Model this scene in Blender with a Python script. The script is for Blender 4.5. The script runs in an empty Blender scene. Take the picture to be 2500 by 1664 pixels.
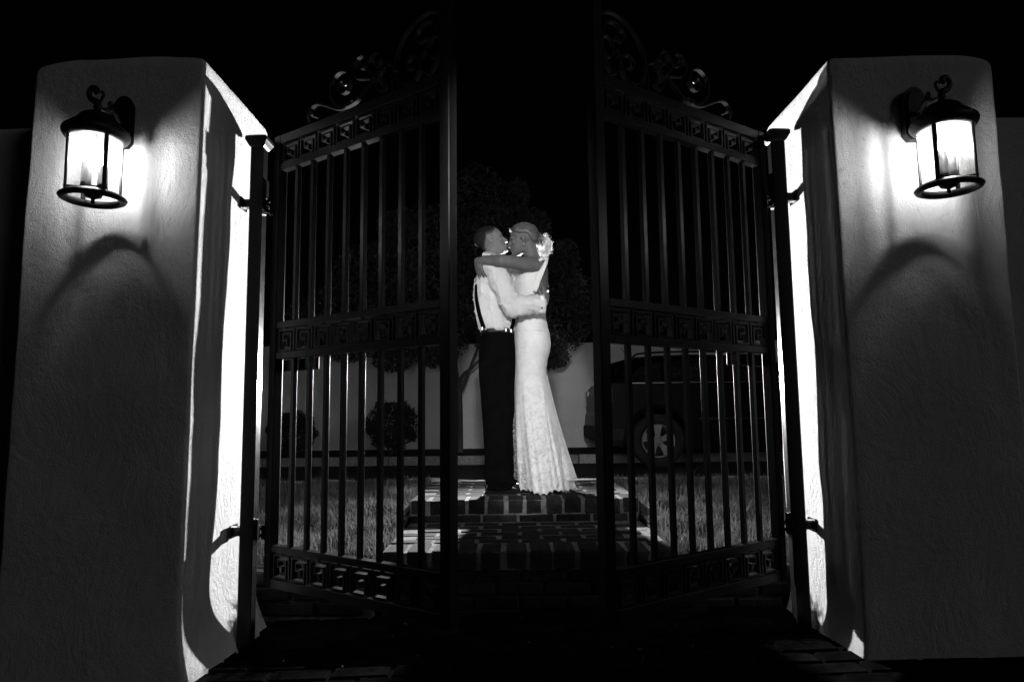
import bpy, bmesh, math, random
import numpy as np
from mathutils import Vector, Matrix, noise

rnd = random.Random(7)
scene = bpy.context.scene
C = scene.collection

# ------------------------------------------------------------------ camera, world, lights, exposure
cam_d = bpy.data.cameras.new('camera')
cam_d.sensor_width = 36.0
cam_d.lens = 24.0
cam_d.clip_start = 0.05
cam_d.clip_end = 400.0
cam = bpy.data.objects.new('camera', cam_d)
C.objects.link(cam)
PITCH, ROLL = math.radians(6.1), 0.012
fw = Vector((0, math.cos(PITCH), math.sin(PITCH)))
up = Vector((0, -math.sin(PITCH), math.cos(PITCH)))
rt = Vector((1, 0, 0))
r2 = rt * math.cos(ROLL) - up * math.sin(ROLL)
u2 = rt * math.sin(ROLL) + up * math.cos(ROLL)
M = Matrix((r2, u2, -fw)).transposed().to_4x4()
M.translation = Vector((-0.035, 0.0, 0.9))
cam.matrix_world = M
scene.camera = cam

world = bpy.data.worlds.new('World')
scene.world = world
world.use_nodes = True
wn = world.node_tree
wn.nodes.clear()
sky = wn.nodes.new('ShaderNodeTexSky')
sky.sky_type = 'NISHITA'
sky.sun_disc = False
sky.sun_elevation = math.radians(40)
sky.sun_rotation = math.radians(200)
bw = wn.nodes.new('ShaderNodeRGBToBW')
bg = wn.nodes.new('ShaderNodeBackground')
bg.inputs['Strength'].default_value = 0.00012
wo = wn.nodes.new('ShaderNodeOutputWorld')
wn.links.new(sky.outputs[0], bw.inputs[0])
wn.links.new(bw.outputs[0], bg.inputs['Color'])
wn.links.new(bg.outputs[0], wo.inputs[0])

def add_light(name, kind, energy, loc, target=None, **kw):
    d = bpy.data.lights.new(name, kind)
    d.energy = energy
    d.color = (1, 1, 1)
    for k, v in kw.items():
        setattr(d, k, v)
    o = bpy.data.objects.new(name, d)
    C.objects.link(o)
    o.location = loc
    if target is not None:
        o.rotation_euler = (Vector(target) - Vector(loc)).to_track_quat('-Z', 'Y').to_euler()
    return o

# faint moon / street glow from behind the photographer
add_light('moon', 'SUN', 0.10, (10, -8.5, 5), (0, 0, 0), angle=math.radians(14))
# the photographer's flash standing behind the couple and pointing back through the gate
add_light('back_flash', 'SPOT', 2100.0, (-0.09, 5.86, 1.23), (-0.03, 2.86, 2.25), spot_size=math.radians(132), spot_blend=0.9, shadow_soft_size=0.03)
# weak narrow flash held up above the camera, aimed down at the couple
fl = add_light('camera_flash', 'SPOT', 690.0, (-0.06, 0.55, 2.15), (0.03, 4.66, 1.30), spot_size=math.radians(33), spot_blend=0.4, shadow_soft_size=0.06)
fl.scale = (0.46, 1, 1)      # its strip grid keeps the beam narrow

# small flash behind their heads, aimed up at the hair
add_light('hair_flash', 'SPOT', 560.0, (0.10, 5.12, 1.88), (0.04, 4.66, 2.10), spot_size=math.radians(75), spot_blend=0.6, shadow_soft_size=0.11)

vs = scene.view_settings
vs.view_transform = 'Standard'
vs.look = 'None'
vs.exposure = 0.0
vs.gamma = 1.0
vs.use_curve_mapping = False
scene.cycles.max_bounces = 8
scene.cycles.transparent_max_bounces = 16
scene.cycles.caustics_reflective = False
scene.cycles.caustics_refractive = False
scene.cycles.sample_clamp_indirect = 4.0

# ------------------------------------------------------------------ materials
def new_mat(name):
    m = bpy.data.materials.new(name)
    m.use_nodes = True
    nt = m.node_tree
    nt.nodes.clear()
    out = nt.nodes.new('ShaderNodeOutputMaterial')
    return m, nt, out

def N(nt, t, **kw):
    n = nt.nodes.new(t)
    for k, v in kw.items():
        if k in n.inputs:
            n.inputs[k].default_value = v
        else:
            setattr(n, k, v)
    return n

def grey(v):
    return (v, v, v, 1.0)

def pbr(name, lo, hi, rough=0.6, scale=8.0, detail=6.0, bump=0.0, bscale=60.0, bdist=0.002, metal=0.0,
        spec=0.5, stretch=(1, 1, 1), rough_var=0.0, sheen=0.0, translucent=0.0, backing=None, rand=0.0, sss=0.0):
    m, nt, out = new_mat(name)
    tc = N(nt, 'ShaderNodeTexCoord')
    mp = N(nt, 'ShaderNodeMapping')
    mp.inputs['Scale'].default_value = stretch
    nt.links.new(tc.outputs['Object'], mp.inputs[0])
    n1 = N(nt, 'ShaderNodeTexNoise', Scale=scale, Detail=detail, Roughness=0.6)
    nt.links.new(mp.outputs[0], n1.inputs['Vector'])
    rp = N(nt, 'ShaderNodeMapRange')
    rp.inputs['From Min'].default_value = 0.3
    rp.inputs['From Max'].default_value = 0.7
    rp.inputs['To Min'].default_value = lo
    rp.inputs['To Max'].default_value = hi
    nt.links.new(n1.outputs['Fac'], rp.inputs[0])
    val = rp.outputs[0]
    if rand > 0:
        oi = N(nt, 'ShaderNodeObjectInfo')
        rr = N(nt, 'ShaderNodeMapRange')
        rr.inputs['To Min'].default_value = 1 - rand
        rr.inputs['To Max'].default_value = 1 + rand
        nt.links.new(oi.outputs['Random'], rr.inputs[0])
        mm = N(nt, 'ShaderNodeMath', operation='MULTIPLY')
        nt.links.new(val, mm.inputs[0])
        nt.links.new(rr.outputs[0], mm.inputs[1])
        val = mm.outputs[0]
    b = N(nt, 'ShaderNodeBsdfPrincipled')
    b.inputs['Roughness'].default_value = rough
    b.inputs['Metallic'].default_value = metal
    b.inputs['Specular IOR Level'].default_value = spec
    b.inputs['Sheen Weight'].default_value = sheen
    if sss > 0:
        b.inputs['Subsurface Weight'].default_value = sss
        b.inputs['Subsurface Radius'].default_value = (0.01, 0.01, 0.01)
    nt.links.new(val, b.inputs['Base Color'])
    if rough_var > 0:
        rv = N(nt, 'ShaderNodeMapRange')
        rv.inputs['To Min'].default_value = max(0.02, rough - rough_var)
        rv.inputs['To Max'].default_value = min(1, rough + rough_var)
        n3 = N(nt, 'ShaderNodeTexNoise', Scale=scale * 2.3, Detail=4.0)
        nt.links.new(mp.outputs[0], n3.inputs['Vector'])
        nt.links.new(n3.outputs['Fac'], rv.inputs[0])
        nt.links.new(rv.outputs[0], b.inputs['Roughness'])
    nrm = None
    if bump > 0:
        n2 = N(nt, 'ShaderNodeTexNoise', Scale=bscale, Detail=5.0, Roughness=0.65)
        nt.links.new(mp.outputs[0], n2.inputs['Vector'])
        bp = N(nt, 'ShaderNodeBump', Strength=bump, Distance=bdist)
        nt.links.new(n2.outputs['Fac'], bp.inputs['Height'])
        nt.links.new(bp.outputs[0], b.inputs['Normal'])
        nrm = bp.outputs[0]
    surf = b.outputs[0]
    if translucent > 0:
        t = N(nt, 'ShaderNodeBsdfTranslucent')
        nt.links.new(val, t.inputs['Color'])
        mx = N(nt, 'ShaderNodeMixShader')
        mx.inputs[0].default_value = translucent
        nt.links.new(b.outputs[0], mx.inputs[1])
        nt.links.new(t.outputs[0], mx.inputs[2])
        surf = mx.outputs[0]
    nt.links.new(surf, out.inputs['Surface'])
    return m

def stucco_mat(name, lo, hi, strength=0.7):
    m, nt, out = new_mat(name)
    tc = N(nt, 'ShaderNodeTexCoord')
    b = N(nt, 'ShaderNodeBsdfPrincipled')
    b.inputs['Roughness'].default_value = 0.9
    b.inputs['Specular IOR Level'].default_value = 0.2
    # trowel strokes: a warped, stretched noise; fine sand; broad undulation
    wrp = N(nt, 'ShaderNodeTexNoise', Scale=1.7, Detail=2.0)
    nt.links.new(tc.outputs['Object'], wrp.inputs['Vector'])
    sub = N(nt, 'ShaderNodeVectorMath', operation='SUBTRACT')
    nt.links.new(wrp.outputs['Color'], sub.inputs[0])
    sub.inputs[1].default_value = (0.5, 0.5, 0.5)
    mul = N(nt, 'ShaderNodeVectorMath', operation='SCALE')
    mul.inputs['Scale'].default_value = 0.5
    nt.links.new(sub.outputs[0], mul.inputs[0])
    add = N(nt, 'ShaderNodeVectorMath', operation='ADD')
    nt.links.new(tc.outputs['Object'], add.inputs[0])
    nt.links.new(mul.outputs[0], add.inputs[1])
    mp = N(nt, 'ShaderNodeMapping')
    mp.inputs['Scale'].default_value = (1.0, 1.0, 0.68)
    mp.inputs['Rotation'].default_value = (0.1, 0.25, 0)
    nt.links.new(add.outputs[0], mp.inputs[0])
    a = N(nt, 'ShaderNodeTexNoise', Scale=38.0, Detail=6.0, Roughness=0.62)
    nt.links.new(mp.outputs[0], a.inputs['Vector'])
    f = N(nt, 'ShaderNodeTexNoise', Scale=210.0, Detail=3.0, Roughness=0.7)
    nt.links.new(tc.outputs['Object'], f.inputs['Vector'])
    u = N(nt, 'ShaderNodeTexNoise', Scale=5.0, Detail=3.0)
    nt.links.new(add.outputs[0], u.inputs['Vector'])
    v = N(nt, 'ShaderNodeTexVoronoi', Scale=26.0)
    v.feature = 'SMOOTH_F1'
    nt.links.new(mp.outputs[0], v.inputs['Vector'])
    s1 = N(nt, 'ShaderNodeMath', operation='MULTIPLY_ADD')
    nt.links.new(f.outputs['Fac'], s1.inputs[0])
    s1.inputs[1].default_value = 0.75
    nt.links.new(a.outputs['Fac'], s1.inputs[2])
    s2 = N(nt, 'ShaderNodeMath', operation='MULTIPLY_ADD')
    nt.links.new(u.outputs['Fac'], s2.inputs[0])
    s2.inputs[1].default_value = 1.6
    nt.links.new(s1.outputs[0], s2.inputs[2])
    s3 = N(nt, 'ShaderNodeMath', operation='MULTIPLY_ADD')
    nt.links.new(v.outputs['Distance'], s3.inputs[0])
    s3.inputs[1].default_value = 0.35
    nt.links.new(s2.outputs[0], s3.inputs[2])
    bp = N(nt, 'ShaderNodeBump', Strength=strength, Distance=0.010)
    nt.links.new(s3.outputs[0], bp.inputs['Height'])
    nt.links.new(bp.outputs[0], b.inputs['Normal'])
    # dirt, pits
    d = N(nt, 'ShaderNodeTexNoise', Scale=3.0, Detail=8.0, Roughness=0.7)
    nt.links.new(tc.outputs['Object'], d.inputs['Vector'])
    r = N(nt, 'ShaderNodeMapRange')
    r.inputs['From Min'].default_value = 0.3
    r.inputs['From Max'].default_value = 0.7
    r.inputs['To Min'].default_value = lo
    r.inputs['To Max'].default_value = hi
    nt.links.new(d.outputs['Fac'], r.inputs[0])
    pit = N(nt, 'ShaderNodeMapRange')
    pit.inputs['From Min'].default_value = 0.26
    pit.inputs['From Max'].default_value = 0.36
    pit.inputs['To Min'].default_value = 0.6
    pit.inputs['To Max'].default_value = 1.0
    nt.links.new(a.outputs['Fac'], pit.inputs[0])
    mm = N(nt, 'ShaderNodeMath', operation='MULTIPLY')
    nt.links.new(r.outputs[0], mm.inputs[0])
    nt.links.new(pit.outputs[0], mm.inputs[1])
    nt.links.new(mm.outputs[0], b.inputs['Base Color'])
    nt.links.new(b.outputs[0], out.inputs['Surface'])
    return m

MAT = {}
MAT['stucco'] = stucco_mat('stucco', 0.60, 0.74)
MAT['far_stucco'] = stucco_mat('far_stucco', 0.66, 0.78, 0.25)
MAT['iron'] = pbr('iron_paint', 0.006, 0.012, rough=0.38, scale=14, bump=0.35, bscale=240, bdist=0.0006, rough_var=0.10, spec=0.14)
MAT['post_iron'] = pbr('post_paint', 0.008, 0.014, rough=0.22, scale=14, bump=0.2, bscale=240, bdist=0.0004, rough_var=0.05, spec=0.5)
MAT['lamp_iron'] = pbr('lamp_iron', 0.006, 0.01, rough=0.5, scale=20, bump=0.3, bscale=160, bdist=0.0008, rough_var=0.1, spec=0.35)
MAT['brick'] = pbr('brick', 0.008, 0.030, rough=0.95, scale=26, bump=1.0, bscale=90, bdist=0.004, rand=0.45, spec=0.08)
MAT['mortar'] = pbr('mortar', 0.08, 0.24, rough=1.0, scale=22, bump=1.0, bscale=130, bdist=0.005, spec=0.05)
MAT['shaded_mortar'] = pbr('shade_toned_mortar', 0.04, 0.10, rough=0.95, scale=20, bump=1.0, bscale=110, bdist=0.004, spec=0.1)  # darker copy of the mortar: shade on the lower riser put into its colour
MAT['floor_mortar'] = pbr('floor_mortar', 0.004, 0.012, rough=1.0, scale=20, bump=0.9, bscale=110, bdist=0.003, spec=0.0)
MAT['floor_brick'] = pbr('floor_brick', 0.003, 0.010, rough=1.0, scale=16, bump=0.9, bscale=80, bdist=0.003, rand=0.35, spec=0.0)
MAT['granite'] = pbr('granite', 0.33, 0.55, rough=0.9, scale=50, bump=1.0, bscale=45, bdist=0.008, rand=0.15)
MAT['far_granite'] = pbr('far_granite', 0.16, 0.30, rough=0.9, scale=24, bump=0.8, bscale=45, bdist=0.006, rand=0.2)
MAT['asphalt'] = pbr('asphalt', 0.02, 0.035, rough=0.95, scale=12, bump=0.8, bscale=160, bdist=0.003, spec=0.2)
MAT['soil'] = pbr('soil', 0.03, 0.07, rough=1.0, scale=25, bump=1.0, bscale=60, bdist=0.01, spec=0.1)
MAT['mulch'] = pbr('mulch', 0.015, 0.04, rough=1.0, scale=30, bump=1.0, bscale=70, bdist=0.01, spec=0.1)
MAT['grass'] = pbr('grass', 0.06, 0.16, rough=0.75, scale=3.0, translucent=0.35, spec=0.2)
MAT['leaf'] = pbr('tree_leaf', 0.035, 0.095, rough=0.7, scale=2.0, translucent=0.25)
MAT['bush_leaf'] = pbr('bush_leaf', 0.018, 0.04, rough=0.7, scale=3.0, translucent=0.15)
MAT['bark'] = pbr('bark', 0.02, 0.06, rough=0.95, scale=9, bump=1.0, bscale=30, bdist=0.01, stretch=(1, 1, 0.25))
MAT['skin_m'] = pbr('skin_tanned', 0.12, 0.16, rough=0.6, scale=18, bump=0.2, bscale=300, bdist=0.0006, sss=0.6, spec=0.3)
MAT['skin_f'] = pbr('skin_fair', 0.075, 0.115, rough=0.6, scale=14, bump=0.15, bscale=300, bdist=0.0005, sss=0.6, spec=0.3)
MAT['shirt'] = pbr('white_cotton', 0.74, 0.82, rough=0.85, scale=10, bump=0.55, bscale=30, bdist=0.007, translucent=0.46, sheen=0.1)
MAT['cuff'] = pbr('cuff_cotton', 0.72, 0.76, rough=0.8, scale=10, translucent=0.1)
MAT['trousers'] = pbr('black_wool', 0.0015, 0.003, rough=0.95, scale=12, bump=0.3, bscale=300, bdist=0.0006, spec=0.03)
MAT['belt'] = pbr('black_leather', 0.006, 0.01, rough=0.35, scale=30, bump=0.2, bscale=200, bdist=0.0005)
MAT['shoe'] = pbr('patent_leather', 0.006, 0.01, rough=0.16, scale=30)
MAT['metal'] = pbr('bright_metal', 0.3, 0.4, rough=0.35, scale=30, metal=1.0)
MAT['hair_m'] = pbr('cropped_hair', 0.004, 0.02, rough=0.9, scale=120, bump=0.9, bscale=500, bdist=0.002, spec=0.1)
MAT['hair_f'] = pbr('fair_hair', 0.045, 0.12, rough=0.42, scale=40, bump=0.7, bscale=90, bdist=0.003, stretch=(0.25, 1, 1), translucent=0.15)
MAT['curl'] = pbr('backlit_curls', 0.72, 0.88, rough=0.4, scale=40, translucent=0.7)  # same hair made near-white: the backlight glow is put into its colour
MAT['eye'] = pbr('eye', 0.02, 0.03, rough=0.1, scale=30)
MAT['lips'] = pbr('lips', 0.16, 0.2, rough=0.35, scale=30)
MAT['satin'] = pbr('satin_lining', 0.68, 0.74, rough=0.45, scale=10, translucent=0.3)
MAT['car_paint'] = pbr('dark_car_paint', 0.002, 0.003, rough=0.35, scale=4, spec=0.10)
MAT['car_glass'] = pbr('tinted_glass', 0.015, 0.02, rough=0.06, scale=4, spec=0.6)
MAT['rubber'] = pbr('rubber', 0.012, 0.02, rough=0.85, scale=30)
MAT['alloy'] = pbr('alloy', 0.28, 0.36, rough=0.45, scale=30, metal=0.2)
MAT['chrome'] = pbr('chrome_trim', 0.25, 0.35, rough=0.2, scale=30, metal=0.9)
MAT['lens'] = pbr('lamp_lens', 0.12, 0.2, rough=0.12, scale=30)
MAT['candle'] = pbr('candle_sleeve', 0.05, 0.09, rough=0.7, scale=120, bump=0.4, bscale=200, bdist=0.001)

def lace_mat():
    m, nt, out = new_mat('lace')
    tc = N(nt, 'ShaderNodeTexCoord')
    b = N(nt, 'ShaderNodeBsdfPrincipled')
    b.inputs['Roughness'].default_value = 0.8
    b.inputs['Sheen Weight'].default_value = 0.2
    big = N(nt, 'ShaderNodeTexNoise', Scale=17.0, Detail=5.0, Roughness=0.6)
    big.inputs['Distortion'].default_value = 1.6
    nt.links.new(tc.outputs['Object'], big.inputs['Vector'])
    vor = N(nt, 'ShaderNodeTexVoronoi', Scale=85.0)
    nt.links.new(tc.outputs['Object'], vor.inputs['Vector'])
    flo = N(nt, 'ShaderNodeMapRange')
    flo.inputs['From Min'].default_value = 0.44
    flo.inputs['From Max'].default_value = 0.54
    nt.links.new(big.outputs['Fac'], flo.inputs[0])
    # net cells show between the motifs, and the motifs fade out towards the bodice
    gr = N(nt, 'ShaderNodeSeparateXYZ')
    nt.links.new(tc.outputs['Object'], gr.inputs[0])
    hz = N(nt, 'ShaderNodeMapRange')
    hz.inputs['From Min'].default_value = 0.2
    hz.inputs['From Max'].default_value = 1.0
    hz.inputs['To Min'].default_value = 1.0
    hz.inputs['To Max'].default_value = 0.25
    nt.links.new(gr.outputs['Z'], hz.inputs[0])
    net = N(nt, 'ShaderNodeMapRange')
    net.inputs['From Min'].default_value = 0.15
    net.inputs['From Max'].default_value = 0.65
    net.inputs['To Min'].default_value = 0.66
    net.inputs['To Max'].default_value = 0.48
    nt.links.new(vor.outputs['Distance'], net.inputs[0])
    mixv = N(nt, 'ShaderNodeMix')
    mixv.data_type = 'FLOAT'
    nt.links.new(flo.outputs[0], mixv.inputs[0])
    nt.links.new(net.outputs[0], mixv.inputs[2])
    mixv.inputs[3].default_value = 0.70
    mix2 = N(nt, 'ShaderNodeMix')
    mix2.data_type = 'FLOAT'
    nt.links.new(hz.outputs[0], mix2.inputs[0])
    mix2.inputs[2].default_value = 0.66
    nt.links.new(mixv.outputs[0], mix2.inputs[3])
    nt.links.new(mix2.outputs[0], b.inputs['Base Color'])
    s = N(nt, 'ShaderNodeMath', operation='MULTIPLY_ADD')
    nt.links.new(vor.outputs['Distance'], s.inputs[0])
    s.inputs[1].default_value = -0.6
    nt.links.new(flo.outputs[0], s.inputs[2])
    bp = N(nt, 'ShaderNodeBump', Strength=0.38, Distance=0.0025)
    nt.links.new(s.outputs[0], bp.inputs['Height'])
    nt.links.new(bp.outputs[0], b.inputs['Normal'])
    t = N(nt, 'ShaderNodeBsdfTranslucent')
    t.inputs['Color'].default_value = grey(0.6)
    mx = N(nt, 'ShaderNodeMixShader')
    mx.inputs[0].default_value = 0.15
    nt.links.new(b.outputs[0], mx.inputs[1])
    nt.links.new(t.outputs[0], mx.inputs[2])
    nt.links.new(mx.outputs[0], out.inputs['Surface'])
    return m
MAT['lace'] = lace_mat()

def net_mat():
    m, nt, out = new_mat('lace_net')
    tc = N(nt, 'ShaderNodeTexCoord')
    vor = N(nt, 'ShaderNodeTexVoronoi', Scale=60.0)
    nt.links.new(tc.outputs['Object'], vor.inputs['Vector'])
    r = N(nt, 'ShaderNodeMapRange')
    r.inputs['From Min'].default_value = 0.2
    r.inputs['From Max'].default_value = 0.6
    r.inputs['To Min'].default_value = 0.75
    r.inputs['To Max'].default_value = 0.15
    nt.links.new(vor.outputs['Distance'], r.inputs[0])
    d = N(nt, 'ShaderNodeBsdfDiffuse')
    d.inputs['Color'].default_value = grey(0.55)
    t = N(nt, 'ShaderNodeBsdfTransparent')
    mx = N(nt, 'ShaderNodeMixShader')
    nt.links.new(r.outputs[0], mx.inputs[0])
    nt.links.new(t.outputs[0], mx.inputs[1])
    nt.links.new(d.outputs[0], mx.inputs[2])
    nt.links.new(mx.outputs[0], out.inputs['Surface'])
    return m
MAT['net'] = net_mat()

def glass_mat():
    m, nt, out = new_mat('seeded_glass')
    tc = N(nt, 'ShaderNodeTexCoord')
    mp = N(nt, 'ShaderNodeMapping')
    mp.inputs['Scale'].default_value = (1, 1, 0.35)
    nt.links.new(tc.outputs['Object'], mp.inputs[0])
    n = N(nt, 'ShaderNodeTexNoise', Scale=60.0, Detail=4.0)
    nt.links.new(mp.outputs[0], n.inputs['Vector'])
    r = N(nt, 'ShaderNodeMapRange')
    r.inputs['From Min'].default_value = 0.35
    r.inputs['From Max'].default_value = 0.7
    r.inputs['To Min'].default_value = 0.04
    r.inputs['To Max'].default_value = 0.20
    nt.links.new(n.outputs['Fac'], r.inputs[0])
    tp = N(nt, 'ShaderNodeBsdfTransparent')
    tl = N(nt, 'ShaderNodeBsdfTranslucent')
    tl.inputs['Color'].default_value = grey(0.8)
    gl = N(nt, 'ShaderNodeBsdfGlossy')
    gl.inputs['Roughness'].default_value = 0.08
    mx = N(nt, 'ShaderNodeMixShader')
    nt.links.new(r.outputs[0], mx.inputs[0])
    nt.links.new(tp.outputs[0], mx.inputs[1])
    nt.links.new(tl.outputs[0], mx.inputs[2])
    m2 = N(nt, 'ShaderNodeMixShader')
    m2.inputs[0].default_value = 0.04
    nt.links.new(mx.outputs[0], m2.inputs[1])
    nt.links.new(gl.outputs[0], m2.inputs[2])
    nt.links.new(m2.outputs[0], out.inputs['Surface'])
    return m
MAT['glass'] = glass_mat()

def emit_mat(name, s):
    m, nt, out = new_mat(name)
    e = N(nt, 'ShaderNodeEmission')
    e.inputs['Strength'].default_value = s
    e.inputs['Color'].default_value = (1, 1, 1, 1)
    nt.links.new(e.outputs[0], out.inputs['Surface'])
    return m
MAT['bulb'] = emit_mat('lit_bulb', 330.0)

# ------------------------------------------------------------------ object helpers
def put(name, bm_or_mesh, mat, parent=None, smooth=False, loc=None, rot=None):
    if isinstance(bm_or_mesh, bmesh.types.BMesh):
        bmesh.ops.recalc_face_normals(bm_or_mesh, faces=bm_or_mesh.faces)
        me = bpy.data.meshes.new(name)
        bm_or_mesh.to_mesh(me)
        bm_or_mesh.free()
    else:
        me = bm_or_mesh
    if mat is not None and not me.materials:
        me.materials.append(mat)
    if smooth:
        me.polygons.foreach_set('use_smooth', [True] * len(me.polygons))
        me.update()
    o = bpy.data.objects.new(name, me)
    C.objects.link(o)
    if parent is not None:
        o.parent = parent
    if loc is not None:
        o.location = loc
    if rot is not None:
        o.rotation_euler = rot
    return o

def empty(name, loc, rotz=0.0):
    o = bpy.data.objects.new(name, None)
    o.empty_display_size = 0.1
    o.location = loc
    o.rotation_euler = (0, 0, rotz)
    C.objects.link(o)
    return o

def tag(o, label=None, cat=None, group=None, kind=None):
    if label: o['label'] = label
    if cat: o['category'] = cat
    if group: o['group'] = group
    if kind: o['kind'] = kind
    return o

def add_verts(bm, vs):
    return [bm.verts.new(v) for v in vs]

def box(bm, x0, x1, y0, y1, z0, z1, ch=0.0, mtx=None):
    """box with chamfered edges when ch > 0"""
    cx, cy, cz = (x0 + x1) / 2, (y0 + y1) / 2, (z0 + z1) / 2
    hx, hy, hz = abs(x1 - x0) / 2, abs(y1 - y0) / 2, abs(z1 - z0) / 2
    t = bmesh.new()
    bmesh.ops.create_cube(t, size=2.0)
    for v in t.verts:
        v.co = Vector((cx + v.co.x * hx, cy + v.co.y * hy, cz + v.co.z * hz))
    if ch > 0:
        bmesh.ops.bevel(t, geom=t.edges[:], offset=ch, segments=1, affect='EDGES', profile=0.5)
    if mtx is not None:
        bmesh.ops.transform(t, matrix=mtx, verts=t.verts)
    merge(bm, t)

def merge(bm, t):
    mp = {}
    for v in t.verts:
        mp[v.index if False else v] = bm.verts.new(v.co)
    for f in t.faces:
        try:
            bm.faces.new([mp[v] for v in f.verts])
        except ValueError:
            pass
    t.free()

def loft(bm, rings, cap=True):
    """rings: list of lists of Vectors (equal length), closed"""
    vr = [add_verts(bm, r) for r in rings]
    n = len(vr[0])
    for a, b in zip(vr, vr[1:]):
        for i in range(n):
            bm.faces.new((a[i], a[(i + 1) % n], b[(i + 1) % n], b[i]))
    if cap:
        bm.faces.new(list(reversed(vr[0])))
        bm.faces.new(vr[-1])
    return vr

def lathe(bm, prof, n=28, center=(0, 0, 0), closed=False):
    """prof: list of (r, z)"""
    cx, cy, cz = center
    rings = []
    for r, z in prof:
        if r < 1e-5:
            rings.append([bm.verts.new((cx, cy, cz + z))])
        else:
            rings.append([bm.verts.new((cx + r * math.cos(2 * math.pi * i / n), cy + r * math.sin(2 * math.pi * i / n), cz + z)) for i in range(n)])
    pairs = list(zip(rings, rings[1:]))
    if closed:
        pairs.append((rings[-1], rings[0]))
    for a, b in pairs:
        for i in range(n):
            j = (i + 1) % n
            if len(a) == 1 and len(b) == 1:
                continue
            if len(a) == 1:
                bm.faces.new((a[0], b[j], b[i]))
            elif len(b) == 1:
                bm.faces.new((a[i], a[j], b[0]))
            else:
                bm.faces.new((a[i], a[j], b[j], b[i]))

def tube(bm, pts, radii, n=12, squash=None, sq_axis=None, round_ends=True):
    """swept tube with parallel-transported frame; pts Vectors, radii floats"""
    pts = [Vector(p) for p in pts]
    if not isinstance(radii, (list, tuple)):
        radii = [radii] * len(pts)
    tan = []
    for i in range(len(pts)):
        a = pts[max(0, i - 1)]
        b = pts[min(len(pts) - 1, i + 1)]
        tan.append((b - a).normalized())
    ref = Vector(sq_axis).normalized() if sq_axis is not None else (Vector((0, 0, 1)) if abs(tan[0].z) < 0.9 else Vector((1, 0, 0)))
    u = (ref - tan[0] * ref.dot(tan[0])).normalized()
    rings = []
    P, Rr, T = list(pts), list(radii), list(tan)
    if round_ends:
        for k in (0.5, 0.87):
            pass
        P2, R2, T2 = [], [], []
        for f in (0.95, 0.7, 0.35):
            P2.append(pts[0] - tan[0] * radii[0] * f)
            R2.append(radii[0] * math.sqrt(1 - f * f))
            T2.append(tan[0])
        P2 += P; R2 += Rr; T2 += T
        for f in (0.35, 0.7, 0.95):
            P2.append(pts[-1] + tan[-1] * radii[-1] * f)
            R2.append(radii[-1] * math.sqrt(1 - f * f))
            T2.append(tan[-1])
        P, Rr, T = P2, R2, T2
    for p, r, t in zip(P, Rr, T):
        if sq_axis is not None:
            u = (ref - t * ref.dot(t)).normalized() if (ref - t * ref.dot(t)).length > 1e-4 else u
        else:
            u = (u - t * u.dot(t)).normalized()
        w = t.cross(u)
        s = squash if squash else 1.0
        rings.append([p + u * r * s * math.cos(2 * math.pi * i / n) + w * r * math.sin(2 * math.pi * i / n) for i in range(n)])
    loft(bm, rings)

def ball(bm, c, r, sub=2, mtx=None):
    t = bmesh.new()
    bmesh.ops.create_icosphere(t, subdivisions=sub, radius=1.0)
    if isinstance(r, (int, float)):
        r = (r, r, r)
    for v in t.verts:
        v.co = Vector((v.co.x * r[0], v.co.y * r[1], v.co.z * r[2]))
    if mtx is not None:
        bmesh.ops.transform(t, matrix=mtx, verts=t.verts)
    bmesh.ops.translate(t, vec=Vector(c), verts=t.verts)
    merge(bm, t)

def spline(pts, k=8):
    pts = [Vector(p) for p in pts]
    out = []
    P = [pts[0] * 2 - pts[1]] + pts + [pts[-1] * 2 - pts[-2]]
    for i in range(1, len(P) - 2):
        for j in range(k):
            t = j / k
            a, b, c, d = P[i - 1], P[i], P[i + 1], P[i + 2]
            out.append(0.5 * ((2 * b) + (c - a) * t + (2 * a - 5 * b + 4 * c - d) * t * t + (3 * b - a - 3 * c + d) * t ** 3))
    out.append(pts[-1])
    return out

def ribbon(bm, path, w, y0, y1, closed=False):
    """2D path (u,z) thickened by w in plane and extruded from y0 to y1"""
    pts = [Vector((p[0], p[1])) for p in path]
    n = len(pts)
    L, R = [], []
    for i in range(n):
        a = pts[i] - pts[i - 1] if i > 0 else pts[1] - pts[0]
        b = pts[i + 1] - pts[i] if i < n - 1 else pts[-1] - pts[-2]
        a.normalize(); b.normalize()
        na, nb = Vector((-a.y, a.x)), Vector((-b.y, b.x))
        m = (na + nb)
        if m.length < 1e-5:
            m = na
        m.normalize()
        s = (w / 2) / max(0.35, m.dot(na))
        L.append(pts[i] + m * s)
        R.append(pts[i] - m * s)
    rings = []
    for l, r in zip(L, R):
        rings.append([Vector((l.x, y0, l.y)), Vector((r.x, y0, r.y)), Vector((r.x, y1, r.y)), Vector((l.x, y1, l.y))])
    loft(bm, rings)

def prism(bm, poly, y0, y1):
    """extrude (x,z) polygon in y"""
    a = add_verts(bm, [Vector((x, y0, z)) for x, z in poly])
    b = add_verts(bm, [Vector((x, y1, z)) for x, z in poly])
    n = len(poly)
    bm.faces.new(a)
    bm.faces.new(list(reversed(b)))
    for i in range(n):
        bm.faces.new((a[i], b[i], b[(i + 1) % n], a[(i + 1) % n]))

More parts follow.
